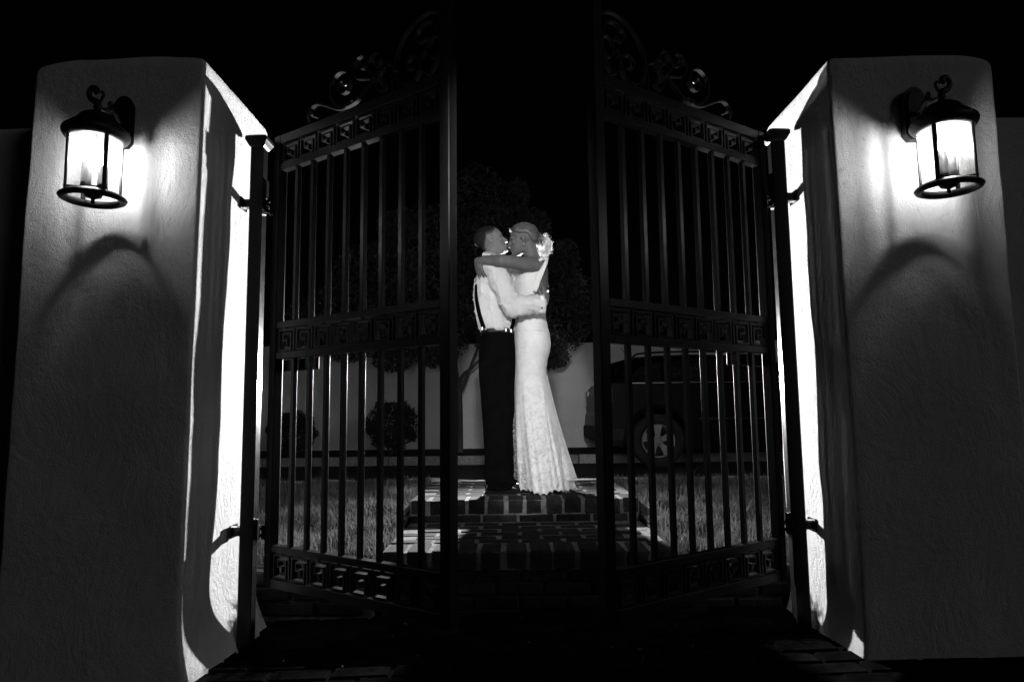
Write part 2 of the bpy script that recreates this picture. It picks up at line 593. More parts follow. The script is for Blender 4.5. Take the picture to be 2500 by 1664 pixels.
def fuse(bm, voxel, smooth=4, fac=0.5):
    """voxel-fuse overlapping closed shapes into one continuous skin"""
    bmesh.ops.recalc_face_normals(bm, faces=bm.faces)
    bmesh.ops.triangulate(bm, faces=bm.faces)
    me = bpy.data.meshes.new('temporary')
    bm.to_mesh(me)
    bm.free()
    o = bpy.data.objects.new('temporary', me)
    C.objects.link(o)
    m = o.modifiers.new('r', 'REMESH')
    m.mode = 'VOXEL'
    m.voxel_size = voxel
    s = o.modifiers.new('s', 'SMOOTH')
    s.factor = fac
    s.iterations = smooth
    dg = bpy.context.evaluated_depsgraph_get()
    dg.update()
    res = bpy.data.meshes.new_from_object(o.evaluated_get(dg))
    bpy.data.objects.remove(o)
    bpy.data.meshes.remove(me)
    return res

def displace(me, fn):
    me.update()
    nor = [v.normal.copy() for v in me.vertices]
    for v, nn in zip(me.vertices, nor):
        v.co = v.co + nn * fn(v.co, nn)
    me.update()

# ================================================================== SETTING
def ground_sheet(name, x0, x1, y0, y1, z, mat, nx=2, ny=2, fn=None):
    bm = bmesh.new()
    g = [[bm.verts.new((x0 + (x1 - x0) * i / nx, y0 + (y1 - y0) * j / ny, 0)) for i in range(nx + 1)] for j in range(ny + 1)]
    for row in g:
        for v in row:
            v.co.z = z if fn is None else fn(v.co.x, v.co.y)
    for j in range(ny):
        for i in range(nx):
            bm.faces.new((g[j][i], g[j][i + 1], g[j + 1][i + 1], g[j + 1][i]))
    return put(name, bm, mat)

tag(ground_sheet('ground', -150, 150, -60, 300, -0.06, MAT['soil']), kind='structure')
tag(ground_sheet('street', -60, 60, 5.5, 10.9, 0.115, MAT['asphalt'], 30, 6), kind='structure')
tag(ground_sheet('planting_bed', -30, 30, 11.05, 12.55, 0.25, MAT['mulch'], 60, 8,
                 lambda x, y: 0.235 + 0.035 * (y - 11.05) + 0.02 * noise.noise(Vector((x * 2, y * 2, 0)))), kind='structure')
tag(ground_sheet('back_lot', -60, 60, 12.7, 60, 0.1, MAT['soil']), kind='structure')

# ---- foreground paving: bricks laid in running bond on a mortar sheet
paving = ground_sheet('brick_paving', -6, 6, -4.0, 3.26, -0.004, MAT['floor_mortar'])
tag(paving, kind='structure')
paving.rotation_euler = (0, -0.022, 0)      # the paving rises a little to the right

def brick_mesh(name, L, W, H, ch, mat, seed):
    r = random.Random(seed)
    bm = bmesh.new()
    box(bm, -L / 2, L / 2, -W / 2, W / 2, -H / 2, H / 2, ch)
    for v in bm.verts:
        v.co += Vector((r.uniform(-1, 1), r.uniform(-1, 1), r.uniform(-1, 1))) * ch * 0.35
    bmesh.ops.recalc_face_normals(bm, faces=bm.faces)
    me = bpy.data.meshes.new(name)
    bm.to_mesh(me)
    bm.free()
    me.materials.append(mat)
    return me

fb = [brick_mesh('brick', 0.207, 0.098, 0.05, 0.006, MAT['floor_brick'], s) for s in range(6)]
count = 0
row = 0
y = 3.2
while y > 1.95:
    x = -1.46 + (0.11 if row % 2 else 0.0)
    while x < 1.5:
        if count < 290 and not (abs(x) > 1.32 and y < 3.2 and y > 2.45):
            o = bpy.data.objects.new('brick', fb[rnd.randrange(6)])
            C.objects.link(o)
            o.parent = paving
            o.location = (x + rnd.uniform(-.003, .003), y + rnd.uniform(-.003, .003), -0.022 + rnd.uniform(-.003, .004))
            o.rotation_euler = (rnd.uniform(-.015, .015), rnd.uniform(-.012, .012), rnd.uniform(-.012, .012))
            count += 1
        x += 0.218
    y -= 0.108
    row += 1
# the rest of the paving, towards and behind the photographer, as one joined layer
bm = bmesh.new()
while y > -3.9:
    x = -3.0 + (0.11 if row % 2 else 0.0)
    while x < 3.0:
        box(bm, x - .1035, x + .1035, y - .049, y + .049, -0.046, 0.003 + rnd.uniform(-.002, .003))
        x += 0.218
    y -= 0.108
    row += 1
for sx in (-1, 1):
    yy = 2.4
    rr = 0
    while yy > 1.95:
        xx = 1.62 + (0.11 if rr % 2 else 0)
        while xx < 3.4:
            box(bm, sx * xx - .1035, sx * xx + .1035, yy - .049, yy + .049, -0.046, 0.003 + rnd.uniform(-.002, .003))
            xx += .218
        yy -= .108
        rr += 1
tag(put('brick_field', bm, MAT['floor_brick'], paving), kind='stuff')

# ---- brick steps
steps = empty('brick_steps', (0.03, 3.3, 0))
tag(steps, 'brick steps with pale mortar joints behind the gate, the couple standing on top', 'steps')
T1, T2 = 0.257, 0.385       # tread heights
XL, XR = -0.70, 0.70        # local half width
bm = bmesh.new()
box(bm, XL + .01, XR - .01, 0.003, 2.12, T1 - 0.085, T1 - 0.0015)
put('mortar_bed', bm, MAT['mortar'], steps)
bm = bmesh.new()
box(bm, XL + .01, XR - .01, 0.014, 2.12, -0.05, T1 - 0.0852)
put('mortar_bed', bm, MAT['shaded_mortar'], steps)
bm = bmesh.new()
box(bm, XL + .01, XR - .01, 0.903, 2.12, T1 - 0.001, T2 - 0.0015)
put('mortar_bed', bm, MAT['mortar'], steps)
stretch = [brick_mesh('brick', 0.203, 0.087, 0.058, 0.005, MAT['brick'], 20 + s) for s in range(6)]
header = [brick_mesh('brick', 0.101, 0.215, 0.088, 0.009, MAT['brick'], 40 + s) for s in range(6)]
face = [brick_mesh('brick', 0.207, 0.095, 0.058, 0.006, MAT['brick'], 60 + s) for s in range(6)]
def lay(meshes, x, y, z, rz=0.0, j=1.0):
    o = bpy.data.objects.new('brick', meshes[rnd.randrange(len(meshes))])
    C.objects.link(o)
    o.parent = steps
    o.location = (x + rnd.uniform(-.003, .003) * j, y + rnd.uniform(-.003, .003) * j, z + rnd.uniform(-.002, .002) * j)
    o.rotation_euler = (rnd.uniform(-.012, .012), rnd.uniform(-.012, .012), rz + rnd.uniform(-.012, .012))
    return o
def tread(y0, y1, z):
    y = y0
    r = 0
    while y < y1:
        x = XL + 0.11 - (0.11 if r % 2 else 0)
        while x < XR:
            if x - .103 > XL - .02 and x + .103 < XR + .02:
                lay(stretch, x, y, z - 0.029 + .002)
            x += 0.222
        y += 0.106
        r += 1
# bullnose headers along each edge, coursed brick below
nh = 12
for k in range(nh):
    x = XL + 0.0585 + k * (XR - XL) / nh
    lay(header, x, 0.105, T1 - 0.044 + .003)
    lay(header, x, 0.90 + 0.105, T2 - 0.044 + .003)
tread(0.27, 0.88, T1)
tread(0.90 + 0.27, 2.05, T2)
for c, z in ((0, 0.022), (1, 0.088), (2, 0.140)):
    x = XL + 0.105 - (0.11 if c % 2 else 0)
    while x < XR + 0.05:
        if x - .1 > XL - .03 and x + .1 < XR + .03:
            lay(face, x, 0.050, z, 0, 0.5)
        x += 0.222
x = XL + 0.105
while x < XR + 0.02:
    lay(face, x, 0.90 + 0.044, T1 + 0.012, 0, 0.5)
    x += 0.222
# side faces of the steps
for sx, X in ((-1, XL), (1, XR)):
    for yy in np.arange(0.32, 2.05, 0.222):
        lay(face, X - sx * 0.045, float(yy), T1 - 0.09, math.pi / 2, 0.5)

# ---- lawn on both sides of the steps
def lawn_h(x, y):
    t = min(1, max(0, (y - 3.3) / 1.7))
    t = t * t * (3 - 2 * t)
    return 0.215 + 0.150 * t + 0.012 * noise.noise(Vector((x * 3, y * 3, 0)))
for sx in (-1, 1):
    x0, x1 = (-4.5, -0.66) if sx < 0 else (0.72, 4.5)
    tag(ground_sheet('lawn', x0, x1, 3.24, 5.42, 0, MAT['soil'], 60, 36, lawn_h), kind='structure')
nb = 64000
rs = np.random.RandomState(3)
V, Fc = [], []
cnt = 0
while cnt < nb:
    sx = 1 if rs.rand() < 0.5 else -1
    x = 0.70 + rs.rand() ** 1.15 * 2.3
    yb = 3.28 + rs.rand() ** 0.9 * 2.14
    X = sx * x + (0.03 if sx > 0 else 0.02)
    cl = noise.noise(Vector((X * 5, yb * 5, 3.0)))
    if rs.rand() > 0.75 + cl * 0.8:
        continue
    h = (0.028 + 0.045 * rs.rand()) * (1 + 0.6 * cl)
    if yb < 3.7 and rs.rand() < 0.3:
        h *= 1.7
    if rs.rand() < 0.02:
        h *= 1.6
    z = lawn_h(X, yb) - 0.004
    a = rs.rand() * 6.283
    lean = rs.rand() * 0.8 * h
    lx, ly = math.cos(a) * lean, math.sin(a) * lean
    b = a + 1.57 + (rs.rand() - .5)
    w = 0.0016 + 0.0018 * rs.rand()
    wx, wy = math.cos(b) * w, math.sin(b) * w
    i = len(V)
    V += [(X - wx, yb - wy, z), (X + wx, yb + wy, z), (X + lx * .35 + wx * .8, yb + ly * .35 + wy * .8, z + h * .6),
          (X + lx * .35 - wx * .8, yb + ly * .35 - wy * .8, z + h * .6), (X + lx, yb + ly, z + h)]
    Fc += [(i, i + 1, i + 2, i + 3), (i + 3, i + 2, i + 4)]
    cnt += 1
me = bpy.data.meshes.new('grass')
me.from_pydata(V, [], Fc)
tag(put('grass', me, MAT['grass']), 'short coarse grass on the lawns either side of the brick steps', 'grass', kind='stuff')

# granite edging between lawn/platform and street
edge = empty('granite_edging', (0, 5.47, 0))
tag(edge, kind='structure')
gm = []
for s in range(5):
    r = random.Random(90 + s)
    bm = bmesh.new()
    box(bm, -0.19, 0.19, -0.055, 0.055, -0.16, 0.06, 0.012)
    bmesh.ops.subdivide_edges(bm, edges=bm.edges[:], cuts=1)
    for v in bm.verts:
        v.co += Vector((r.uniform(-1, 1), r.uniform(-1, 1), r.uniform(-1, 1) if v.co.z > 0 else 0)) * 0.008
    bmesh.ops.recalc_face_normals(bm, faces=bm.faces)
    me = bpy.data.meshes.new('kerb_stone')
    bm.to_mesh(me); bm.free()
    me.materials.append(MAT['granite'])
    gm.append(me)
for k in range(20):
    o = bpy.data.objects.new('kerb_stone', gm[k % 5])
    C.objects.link(o)
    o.parent = edge
    o.location = (-3.85 + k * 0.395, rnd.uniform(-.012, .012), 0.327 + rnd.uniform(-.006, .012))
    o.rotation_euler = (rnd.uniform(-.04, .04), rnd.uniform(-.02, .02), rnd.uniform(-.02, .02) + (math.pi if k % 3 == 0 else 0))
# far kerb
fk = empty('far_kerb', (0, 10.97, 0))
tag(fk, kind='structure')
km = brick_mesh('kerb_stone', 0.985, 0.16, 0.24, 0.012, MAT['far_granite'], 5)
for k in range(24):
    o = bpy.data.objects.new('kerb_stone', km)
    C.objects.link(o)
    o.parent = fk
    o.location = (-11.5 + k * 1.0, rnd.uniform(-.01, .01), 0.13 + rnd.uniform(-.004, .004))

# low brick retaining walls in front of the lawns
def retaining(x0, x1, label):
    e = empty('retaining_wall', ((x0 + x1) / 2, 3.26, 0))
    tag(e, label, 'low wall')
    L = x1 - x0
    bm = bmesh.new()
    box(bm, -L / 2, L / 2, -0.035, 0.04, -0.05, 0.205)
    put('mortar_bed', bm, MAT['mortar'], e)
    for c in range(3):
        x = -L / 2 + 0.104 + (0.0 if c % 2 else 0.0)
        if c % 2:
            x += 0.11
        while x + 0.1 < L / 2 + 0.01:
            o = bpy.data.objects.new('brick', face[rnd.randrange(6)])
            C.objects.link(o); o.parent = e
            o.location = (x, -0.01 + rnd.uniform(-.003, .003), 0.03 + c * 0.068)
            x += 0.222
retaining(-1.60, -0.69, 'low brick edge holding up the lawn, between steps and left pillar')
retaining(0.75, 1.66, 'low brick edge holding up the lawn, between steps and right pillar')

# ---- stucco pillars
def pillar(cx, sgn, label, bumps, hx, flr):
    """sgn: direction of the gate opening (+1 = opening lies towards +x)"""
    root = empty('gate_pillar', (cx, 2.825, 0))
    tag(root, label, 'pillar', 'stucco pillars flanking the gate')
    hy, H = 0.325, 2.285
    bm = bmesh.new()
    rings = []
    zs = list(np.linspace(-0.09, 0.42, 16)) + list(np.linspace(0.47, H - 0.07, 42)) + [H - 0.05, H - 0.033, H - 0.018, H - 0.008, H - 0.002, H]
    for z in zs:
        ins = 0.0
        if z > H - 0.05:
            q = (z - (H - 0.05)) / 0.05
            ins = 0.032 * (1 - math.sqrt(max(0, 1 - q * q)))
        flare = 0.0
        if z < flr[2]:
            flare = ((flr[2] - z) / flr[2]) ** 2.2
        ring = []
        cr = 0.016
        pts = []
        def side(ax, ay, bx, by, n):
            for i in range(n):
                t = i / n
                pts.append((ax + (bx - ax) * t, ay + (by - ay) * t))
        X0, X1, Y0, Y1 = -hx + ins, hx - ins, -hy + ins, hy - ins
        def arc(cx_, cy_, a0, n=5):
            for i in range(n):
                a = a0 + (math.pi / 2) * i / n
                pts.append((cx_ + cr * math.cos(a), cy_ + cr * math.sin(a)))
        side(X0 + cr, Y0, X1 - cr, Y0, 20); arc(X1 - cr, Y0 + cr, -math.pi / 2)
        side(X1, Y0 + cr, X1, Y1 - cr, 20); arc(X1 - cr, Y1 - cr, 0)
        side(X1 - cr, Y1, X0 + cr, Y1, 20); arc(X0 + cr, Y1 - cr, math.pi / 2)
        side(X0, Y1 - cr, X0, Y0 + cr, 20); arc(X0 + cr, Y0 + cr, math.pi)
        for px, py in pts:
            inner = max(0, (px * sgn) / hx)
            x = px + sgn * flare * (inner ** 3) * (flr[0] + (flr[1] - flr[0]) * min(1, (py + hy) / .35))
            w = Vector((px * 3 + cx * 9, py * 3, z * 2.2))
            if sgn > 0:
                x -= 0.018 * (1 - z / H)
                if py < 0: py -= 0.024 * (-py / hy)
            d = 0.0055 * noise.noise(w) + 0.0025 * noise.noise(w * 3.1)
            x += d * (1 if px > 0 else -1)
            yv = py + d * (1 if py > 0 else -1)
            zz = z
            if z > H - 0.2:
                t = (z - (H - 0.2)) / 0.2
                zz += t * bumps(px, py)
            ring.append(Vector((x, yv, zz)))
        rings.append(ring)
    vr = loft(bm, rings, cap=True)
    put('pillar_body', bm, MAT['stucco'], root, smooth=True)
    return root

pillar(-1.518, 1, 'thick white stucco gate pillar on the left of the gateway',
       lambda px, py: (-0.035 * max(0, (-px - 0.17) / 0.145) ** 1.3) + 0.006 * math.sin(px * 13) - 0.002, 0.325, (0.030, 0.065, 0.30))
pillar(1.51, -1, 'thick white stucco gate pillar on the right of the gateway',
       lambda px, py: (-0.02 * max(0, (px - 0.22) / 0.1) ** 1.5) + 0.004 * math.sin(px * 9 + 1) - 0.022, 0.315, (0.008, 0.035, 0.18))

def garden_wall(x0, x1, label, H=2.125):
    bm = bmesh.new()
    rings = []
    n = 60
    prof = [(-0.11, -0.05), (-0.11, H - 0.03), (-0.09, H - 0.005), (-0.06, H), (0.06, H), (0.09, H - 0.005), (0.11, H - 0.03), (0.11, -0.05)]
    for i in range(n + 1):
        x = (x1 - x0) * (i / n)
        rings.append([Vector((x, py + 0.004 * noise.noise(Vector((x * 3, pz, 7))), pz + (0.006 * noise.noise(Vector((x * 2.2 + x0, 1, 1))) if pz > 1 else 0))) for py, pz in prof])
    loft(bm, rings)
    return tag(put('garden_wall', bm, MAT['stucco'], loc=(x0, 2.86, 0)), label, 'wall')
garden_wall(-6.5, -1.80, 'white stucco wall running off beyond the left gate pillar')
garden_wall(1.80, 6.5, 'white stucco wall running off beyond the right gate pillar')

# ---- far white boundary wall across the street
bm = bmesh.new()
box(bm, -14, 14, 0, 0.18, -0.2, 2.19, 0.01)
for i in range(11):
    pass
tag(put('boundary_wall', bm, MAT['far_stucco'], loc=(0, 12.5, 0)), 'long plain white wall across the street behind tree, bushes and car', 'wall')

# ================================================================== GATES
GW = 0.998
def curve_pts(pts):
    return [(p.x, p.y) for p in spline([(a, b, 0) for a, b in pts], 7)]

def build_gate(hx, hy, rotz, s, label):
    """s=+1: leaf extends along local +x; s=-1: along local -x"""
    root = empty('gate_leaf', (hx, hy, 0), rotz)
    tag(root, label, 'gate', 'wrought iron gate leaves')
    iron = MAT['iron']
    def bx(name, u0, u1, y0, y1, z0, z1, ch=0.002):
        bm = bmesh.new()
        a, b = s * u0, s * u1
        box(bm, min(a, b), max(a, b), y0, y1, z0, z1, ch)
        return put(name, bm, iron, root)
    bx('hinge_stile', 0.0, 0.042, -0.021, 0.021, 0.213, 2.112, 0.003)
    bx('meeting_stile', GW - 0.045, GW, -0.0225, 0.0225, 0.208, 2.72, 0.003)
    e0, e1 = 0.0425, GW - 0.0455
    rails = {'top_rail': (2.070, 2.110, .021), 'upper_band_rail': (1.955, 1.983, .018), 'middle_rail': (1.268, 1.296, .019),
             'lower_band_rail': (1.140, 1.168, .018), 'bottom_band_rail': (0.355, 0.382, .018), 'bottom_rail': (0.215, 0.252, .020)}
    for k, (a, b, d) in rails.items():
        bx(k, e0, e1, -d, d, a, b, 0.002)
    # pickets
    nb_ = 8
    W = e1 - e0
    def picket(u, z0, z1):
        bm = bmesh.new()
        h = 0.0095
        box(bm, s * u - h, s * u + h, -h, h, z0, z1, 0.0012)
        put('picket', bm, iron, root)
    for k in range(nb_):
        u = e0 + W * (k + 1) / (nb_ + 1)
        picket(u, 0.3825, 1.1395)
        picket(u, 1.2965, 1.9545)
    # greek key castings
    for (z0, z1) in ((1.983, 2.070), (1.168, 1.268), (0.252, 0.355)):
        nk = 8
        P = W / nk
        hgt = z1 - z0
        b0, b1 = z0 + hgt * 0.03, z1 - hgt * 0.09
        hh = b1 - b0
        for k in range(nk):
            bm = bmesh.new()
            o0 = e0 + P * k + P * 0.03
            ww = P * 0.93
            path = [(1, 0.0), (1, 1), (0.10, 1), (0.10, 0.04), (0.82, 0.04), (0.82, 0.80), (0.34, 0.80), (0.34, 0.5), (0.58, 0.5), (0.58, 0.28)]
            path = [(s * (o0 + ww * a), b0 + hh * b) for a, b in path]
            ribbon(bm, path, 0.0075, -0.013, 0.013)
            for a in (0.5,):
                uu = s * (o0 + ww * a)
                box(bm, uu - .005, uu + .005, -0.008, 0.008, b1 + 0.004, z1 + 0.0005)
                box(bm, uu - .005, uu + .005, -0.008, 0.008, z0 - 0.0005, b0 + hh * .04 - 0.0038)
            put('greek_key', bm, iron, root)
    # plate below the middle band at the hinge side
    bx('mounting_plate', 0.043, 0.27, 0.0195, 0.026, 1.088, 1.139, 0.0015)
    # scrollwork above the top rail
    zt = 0.0
    curves = [
        [(0.252, 2.140), (0.247, 2.153), (0.232, 2.158), (0.217, 2.148), (0.222, 2.126), (0.208, 2.150), (0.222, 2.185), (0.262, 2.196), (0.326, 2.168), (0.389, 2.138), (0.440, 2.130), (0.480, 2.150)],
        [(0.470, 2.146), (0.428, 2.134), (0.382, 2.158), (0.350, 2.205), (0.352, 2.262), (0.395, 2.292), (0.442, 2.280), (0.464, 2.238), (0.452, 2.203), (0.420, 2.196), (0.398, 2.216), (0.402, 2.244), (0.425, 2.250)],
        [(0.455, 2.132), (0.500, 2.140), (0.545, 2.168), (0.592, 2.200), (0.632, 2.222), (0.664, 2.240), (0.700, 2.226), (0.716, 2.196)],
        [(0.600, 2.206), (0.560, 2.216), (0.500, 2.236), (0.482, 2.276), (0.500, 2.314), (0.538, 2.320), (0.556, 2.292), (0.538, 2.266), (0.516, 2.276), (0.518, 2.292)],
        [(0.606, 2.212), (0.575, 2.236), (0.568, 2.274), (0.590, 2.306), (0.624, 2.300), (0.636, 2.270), (0.618, 2.250), (0.600, 2.262), (0.602, 2.278)],
        [(0.660, 2.236), (0.634, 2.212), (0.618, 2.172), (0.634, 2.140), (0.660, 2.146), (0.664, 2.174), (0.648, 2.184)],
        [(0.719, 2.190), (0.722, 2.250), (0.752, 2.312), (0.812, 2.356), (0.880, 2.374), (0.934, 2.352), (0.958, 2.300), (0.944, 2.236), (0.922, 2.170), (0.890, 2.134), (0.862, 2.150), (0.850, 2.196), (0.866, 2.234)],
        [(0.925, 2.270), (0.900, 2.268), (0.884, 2.236), (0.892, 2.200), (0.916, 2.190), (0.934, 2.214), (0.938, 2.262), (0.920, 2.318), (0.880, 2.338), (0.836, 2.322), (0.826, 2.288), (0.848, 2.270), (0.870, 2.284)],
        [(0.719, 2.200), (0.732, 2.160), (0.766, 2.126), (0.812, 2.128), (0.842, 2.166), (0.838, 2.210), (0.806, 2.230), (0.780, 2.210), (0.786, 2.182), (0.806, 2.184)],
        [(0.712, 2.122), (0.704, 2.160), (0.719, 2.206), (0.726, 2.160), (0.742, 2.122)],
        [(0.936, 2.42), (0.905, 2.44), (0.890, 2.48), (0.905, 2.53), (0.936, 2.56)],
    ]
    for c in curves:
        c = [(a, max(b, 2.117)) for a, b in c]
        bm = bmesh.new()
        pts = curve_pts([(s * a, b) for a, b in c])
        ribbon(bm, pts, 0.0068, -0.0095, 0.0095)
        put('scroll', bm, iron, root)
    for (a, b) in ((0.452, 2.140), (0.606, 2.208), (0.719, 2.200), (0.882, 2.270)):
        bm = bmesh.new()
        box(bm, s * a - .010, s * a + .010, -0.0125, 0.0125, b - .009, b + .009, .002)
        put('scroll_collar', bm, iron, root)
    # cast rosettes in the scroll eyes
    for (a, b) in ((0.425, 2.238), (0.530, 2.290), (0.604, 2.274), (0.650, 2.170), (0.800, 2.190)):
        bm = bmesh.new()
        ball(bm, (s * a, 0, b), (0.011, 0.012, 0.011), 2)
        put('rosette', bm, iron, root, smooth=True)
    return root

ang = math.radians(35.2)
build_gate(-1.049, 2.884, -ang, 1, 'open wrought iron gate leaf on the left, bushes showing between its bars')
build_gate(1.070, 2.898, ang, -1, 'open wrought iron gate leaf on the right, dark car showing between its bars')

def gate_post(cx, s, label):
    """s: towards the pillar (-1 = pillar at -x)"""
    root = empty('gate_post', (cx, 2.86, 0))
    tag(root, label, 'gate post', 'gate posts')
    bm = bmesh.new(); box(bm, -.028, .028, -.028, .028, -0.07, 2.055, .003)
    put('shaft', bm, MAT['post_iron'], root)
    bm = bmesh.new()
    prof = [(.028, 2.0555), (.034, 2.062), (.044, 2.080), (.046, 2.083), (.046, 2.098), (.040, 2.104), (.012, 2.118)]
    rings = []
    for r, z in prof:
        rings.append([Vector((a * r, b * r, z)) for a, b in ((-1, -1), (1, -1), (1, 1), (-1, 1))])
    loft(bm, rings)
    put('post_cap', bm, MAT['iron'], root)
    for z in (1.815, 0.435):
        bm = bmesh.new()
        wall = s * 0.069
        box(bm, min(s * 0.0285, wall), max(s * 0.0285, wall), -0.005, 0.033, z - .018, z + .018, .002)
        box(bm, min(wall - s * .004, wall + s * .003), max(wall - s * .004, wall + s * .003), -0.022, 0.05, z - .026, z + .026, .001)
        put('wall_bracket', bm, MAT['post_iron'], root)
        bm = bmesh.new()
        g = -s
        lathe(bm, [(0, -.028), (.011, -.028), (.012, -.024), (.012, .024), (.011, .028), (0, .028)], 14, (g * 0.043, 0.048, z - .01))
        box(bm, min(g * .0, g * .046), max(g * .0, g * .046), 0.034, 0.052, z - .030, z - .018, .001)
        box(bm, min(g * .0, g * .046), max(g * .0, g * .046), 0.034, 0.052, z + .0, z + .012, .001)
        put('hinge', bm, MAT['post_iron'], root)
    bm = bmesh.new()
    for z0 in (1.83, .40):
        box(bm, -s * .036 - .004, -s * .036 + .004, -.012, .016, z0, z0 + .085, .001)
    put('hinge_strap', bm, MAT['post_iron'], root)
gate_post(-1.122, -1, 'square black capped gate post strapped to the left stucco pillar')
gate_post(1.122, 1, 'square black capped gate post strapped to the right stucco pillar')

# ================================================================== LANTERNS
def lantern(cx, s, label):
    """s: direction in which the hook curls"""
    root = empty('wall_lantern', (cx, 2.315, 1.668))
    tag(root, label, 'lantern', 'lit wall lanterns on the pillars')
    li = MAT['lamp_iron']
    Z = -1.66
    # bottom ring
    bm = bmesh.new()
    lathe(bm, [(.096, 1.668), (.094, 1.660), (.098, 1.650), (.110, 1.645), (.122, 1.650), (.127, 1.658), (.122, 1.664), (.112, 1.668), (.104, 1.674)], 56, (0, 0, Z), closed=True)
    put('bottom_ring', bm, li, root, smooth=True)
    # tray under the candles with finial
    bm = bmesh.new()
    lathe(bm, [(0, 1.636), (.006, 1.637), (.009, 1.643), (.006, 1.650), (.009, 1.655), (.03, 1.662), (.036, 1.672), (.045, 1.686), (.051, 1.690), (.051, 1.694), (.03, 1.700), (0, 1.701)], 40, (0, 0, Z))
    for k in range(4):
        a = math.radians(45 + 90 * k)
        p0 = Vector((math.cos(a) * .047, math.sin(a) * .047, 1.691 + Z))
        p1 = Vector((math.cos(a) * .104, math.sin(a) * .104, 1.686 + Z))
        tube(bm, [p0, p1], .005, 8)
    put('tray', bm, li, root, smooth=True)
    # glass cylinder
    bm = bmesh.new()
    n = 48
    r0 = [Vector((.1 * math.cos(2 * math.pi * i / n), .1 * math.sin(2 * math.pi * i / n), 1.692 + Z)) for i in range(n)]
    r1 = [Vector((v.x, v.y, 1.888 + Z)) for v in r0]
    loft(bm, [r0, r1], cap=False)
    put('glass', bm, MAT['glass'], root, smooth=True)
    # four uprights
    for k in range(4):
        a = math.radians(-38 + 90 * k if s < 0 else -142 + 90 * k)
        bm = bmesh.new()
        box(bm, .1012, .1085, -.0085, .0085, 1.664 + Z, 1.893 + Z, .0015)
        bmesh.ops.rotate(bm, verts=bm.verts, cent=(0, 0, 0), matrix=Matrix.Rotation(a, 3, 'Z'))
        put('upright', bm, li, root)
    # roof
    bm = bmesh.new()
    lathe(bm, [(0.095, 1.880), (.102, 1.876), (.112, 1.880), (.120, 1.888), (.126, 1.897), (.128, 1.908), (.124, 1.917), (.116, 1.922), (.110, 1.926), (.100, 1.937), (.086, 1.944),
               (.080, 1.946), (.076, 1.957), (.062, 1.973), (.042, 1.984), (.022, 1.989), (.014, 1.992), (.014, 2.005), (.018, 2.010), (.014, 2.018), (.008, 2.022), (0, 2.023),
               ], 56, (0, 0, Z))
    put('roof', bm, li, root, smooth=True)
    bm = bmesh.new()
    lathe(bm, [(0, 1.935), (.090, 1.915), (.095, 1.884), (.094, 1.882), (.088, 1.905), (0, 1.925)], 40, (0, 0, Z))
    put('roof_lining', bm, li, root, smooth=True)
    # hook scroll on top
    bm = bmesh.new()
    h = [(0.0, 2.015), (s * .004, 2.030), (s * .020, 2.036), (s * .036, 2.050), (s * .040, 2.070), (s * .028, 2.085), (s * .012, 2.082), (s * .008, 2.070)]
    pts = spline([(a, 0.0, b + Z) for a, b in h], 6)
    tube(bm, pts, [.0115 + .0015 * math.sin(i * .2) for i in range(len(pts))], 10)
    ball(bm, (s * .008, 0, 2.068 + Z), .008, 2)
    tube(bm, spline([(-s * .002, 0, 2.02 + Z), (-s * .014, 0, 2.040 + Z), (-s * .022, 0, 2.058 + Z), (-s * .014, 0, 2.070 + Z)], 5), .006, 8)
    put('hook', bm, li, root, smooth=True)
    # arm to the wall plate
    bm = bmesh.new()
    arm = spline([(0, 0.012, 2.012 + Z), (0, .05, 2.018 + Z), (0, .085, 2.036 + Z), (0, .120, 2.036 + Z), (0, .150, 2.020 + Z), (0, .178, 2.010 + Z)], 6)
    tube(bm, arm, .009, 12)
    tube(bm, spline([(0, .105, 2.03 + Z), (0, .100, 2.055 + Z), (0, .085, 2.064 + Z), (0, .076, 2.052 + Z), (0, .086, 2.046 + Z)], 5), .006, 10)
    put('arm', bm, li, root, smooth=True)
    # wall plate: arched top, stepped bottom
    bm = bmesh.new()
    pl = [(-.042, 1.924), (-.030, 1.912), (.030, 1.912), (.042, 1.924), (.049, 1.934), (.049, 2.082), (.042, 2.102), (.028, 2.122), (.012, 2.132), (-.012, 2.132), (-.028, 2.122), (-.042, 2.102), (-.049, 2.082), (-.049, 1.934)]
    prism(bm, [(a, b + Z) for a, b in pl], .182, .2215)
    prism(bm, [(a * .74, (b - 2.04) * .82 + 2.04 + Z) for a, b in pl], .168, .1819)
    put('wall_plate', bm, li, root)
    # candles and bulbs
    for (bx_, by_, hh) in ((-.025, -.012, .092), (.028, .014, .084)):
        bm = bmesh.new()
        lathe(bm, [(0, 0), (.021, 0), (.022, .004), (.020, .007), (.0195, hh - .006), (.0175, hh), (.010, hh + .003), (0, hh + .003)], 20, (bx_, by_, 1.698 + Z))
        cd = put('candle', bm, MAT['candle'], root, smooth=True)
        bm = bmesh.new()
        z0 = 1.698 + hh + .0035
        lathe(bm, [(0, 0), (.006, .001), (.010, .010), (.0135, .022), (.012, .034), (.006, .050), (.002, .060), (0, .062)], 16, (bx_, by_, z0 + Z))
        put('bulb', bm, MAT['bulb'], cd, smooth=True)
    for o in list(root.children):
        for q in [o] + list(o.children):
            q.data.transform(Matrix.Diagonal((.84, .84, .94, 1)))
    return root
lantern(-1.492, -1, 'lit black wall lantern with round glass on the left pillar, its hook curling left')
lantern(1.496, 1, 'lit black wall lantern with round glass on the right pillar, its hook curling right')

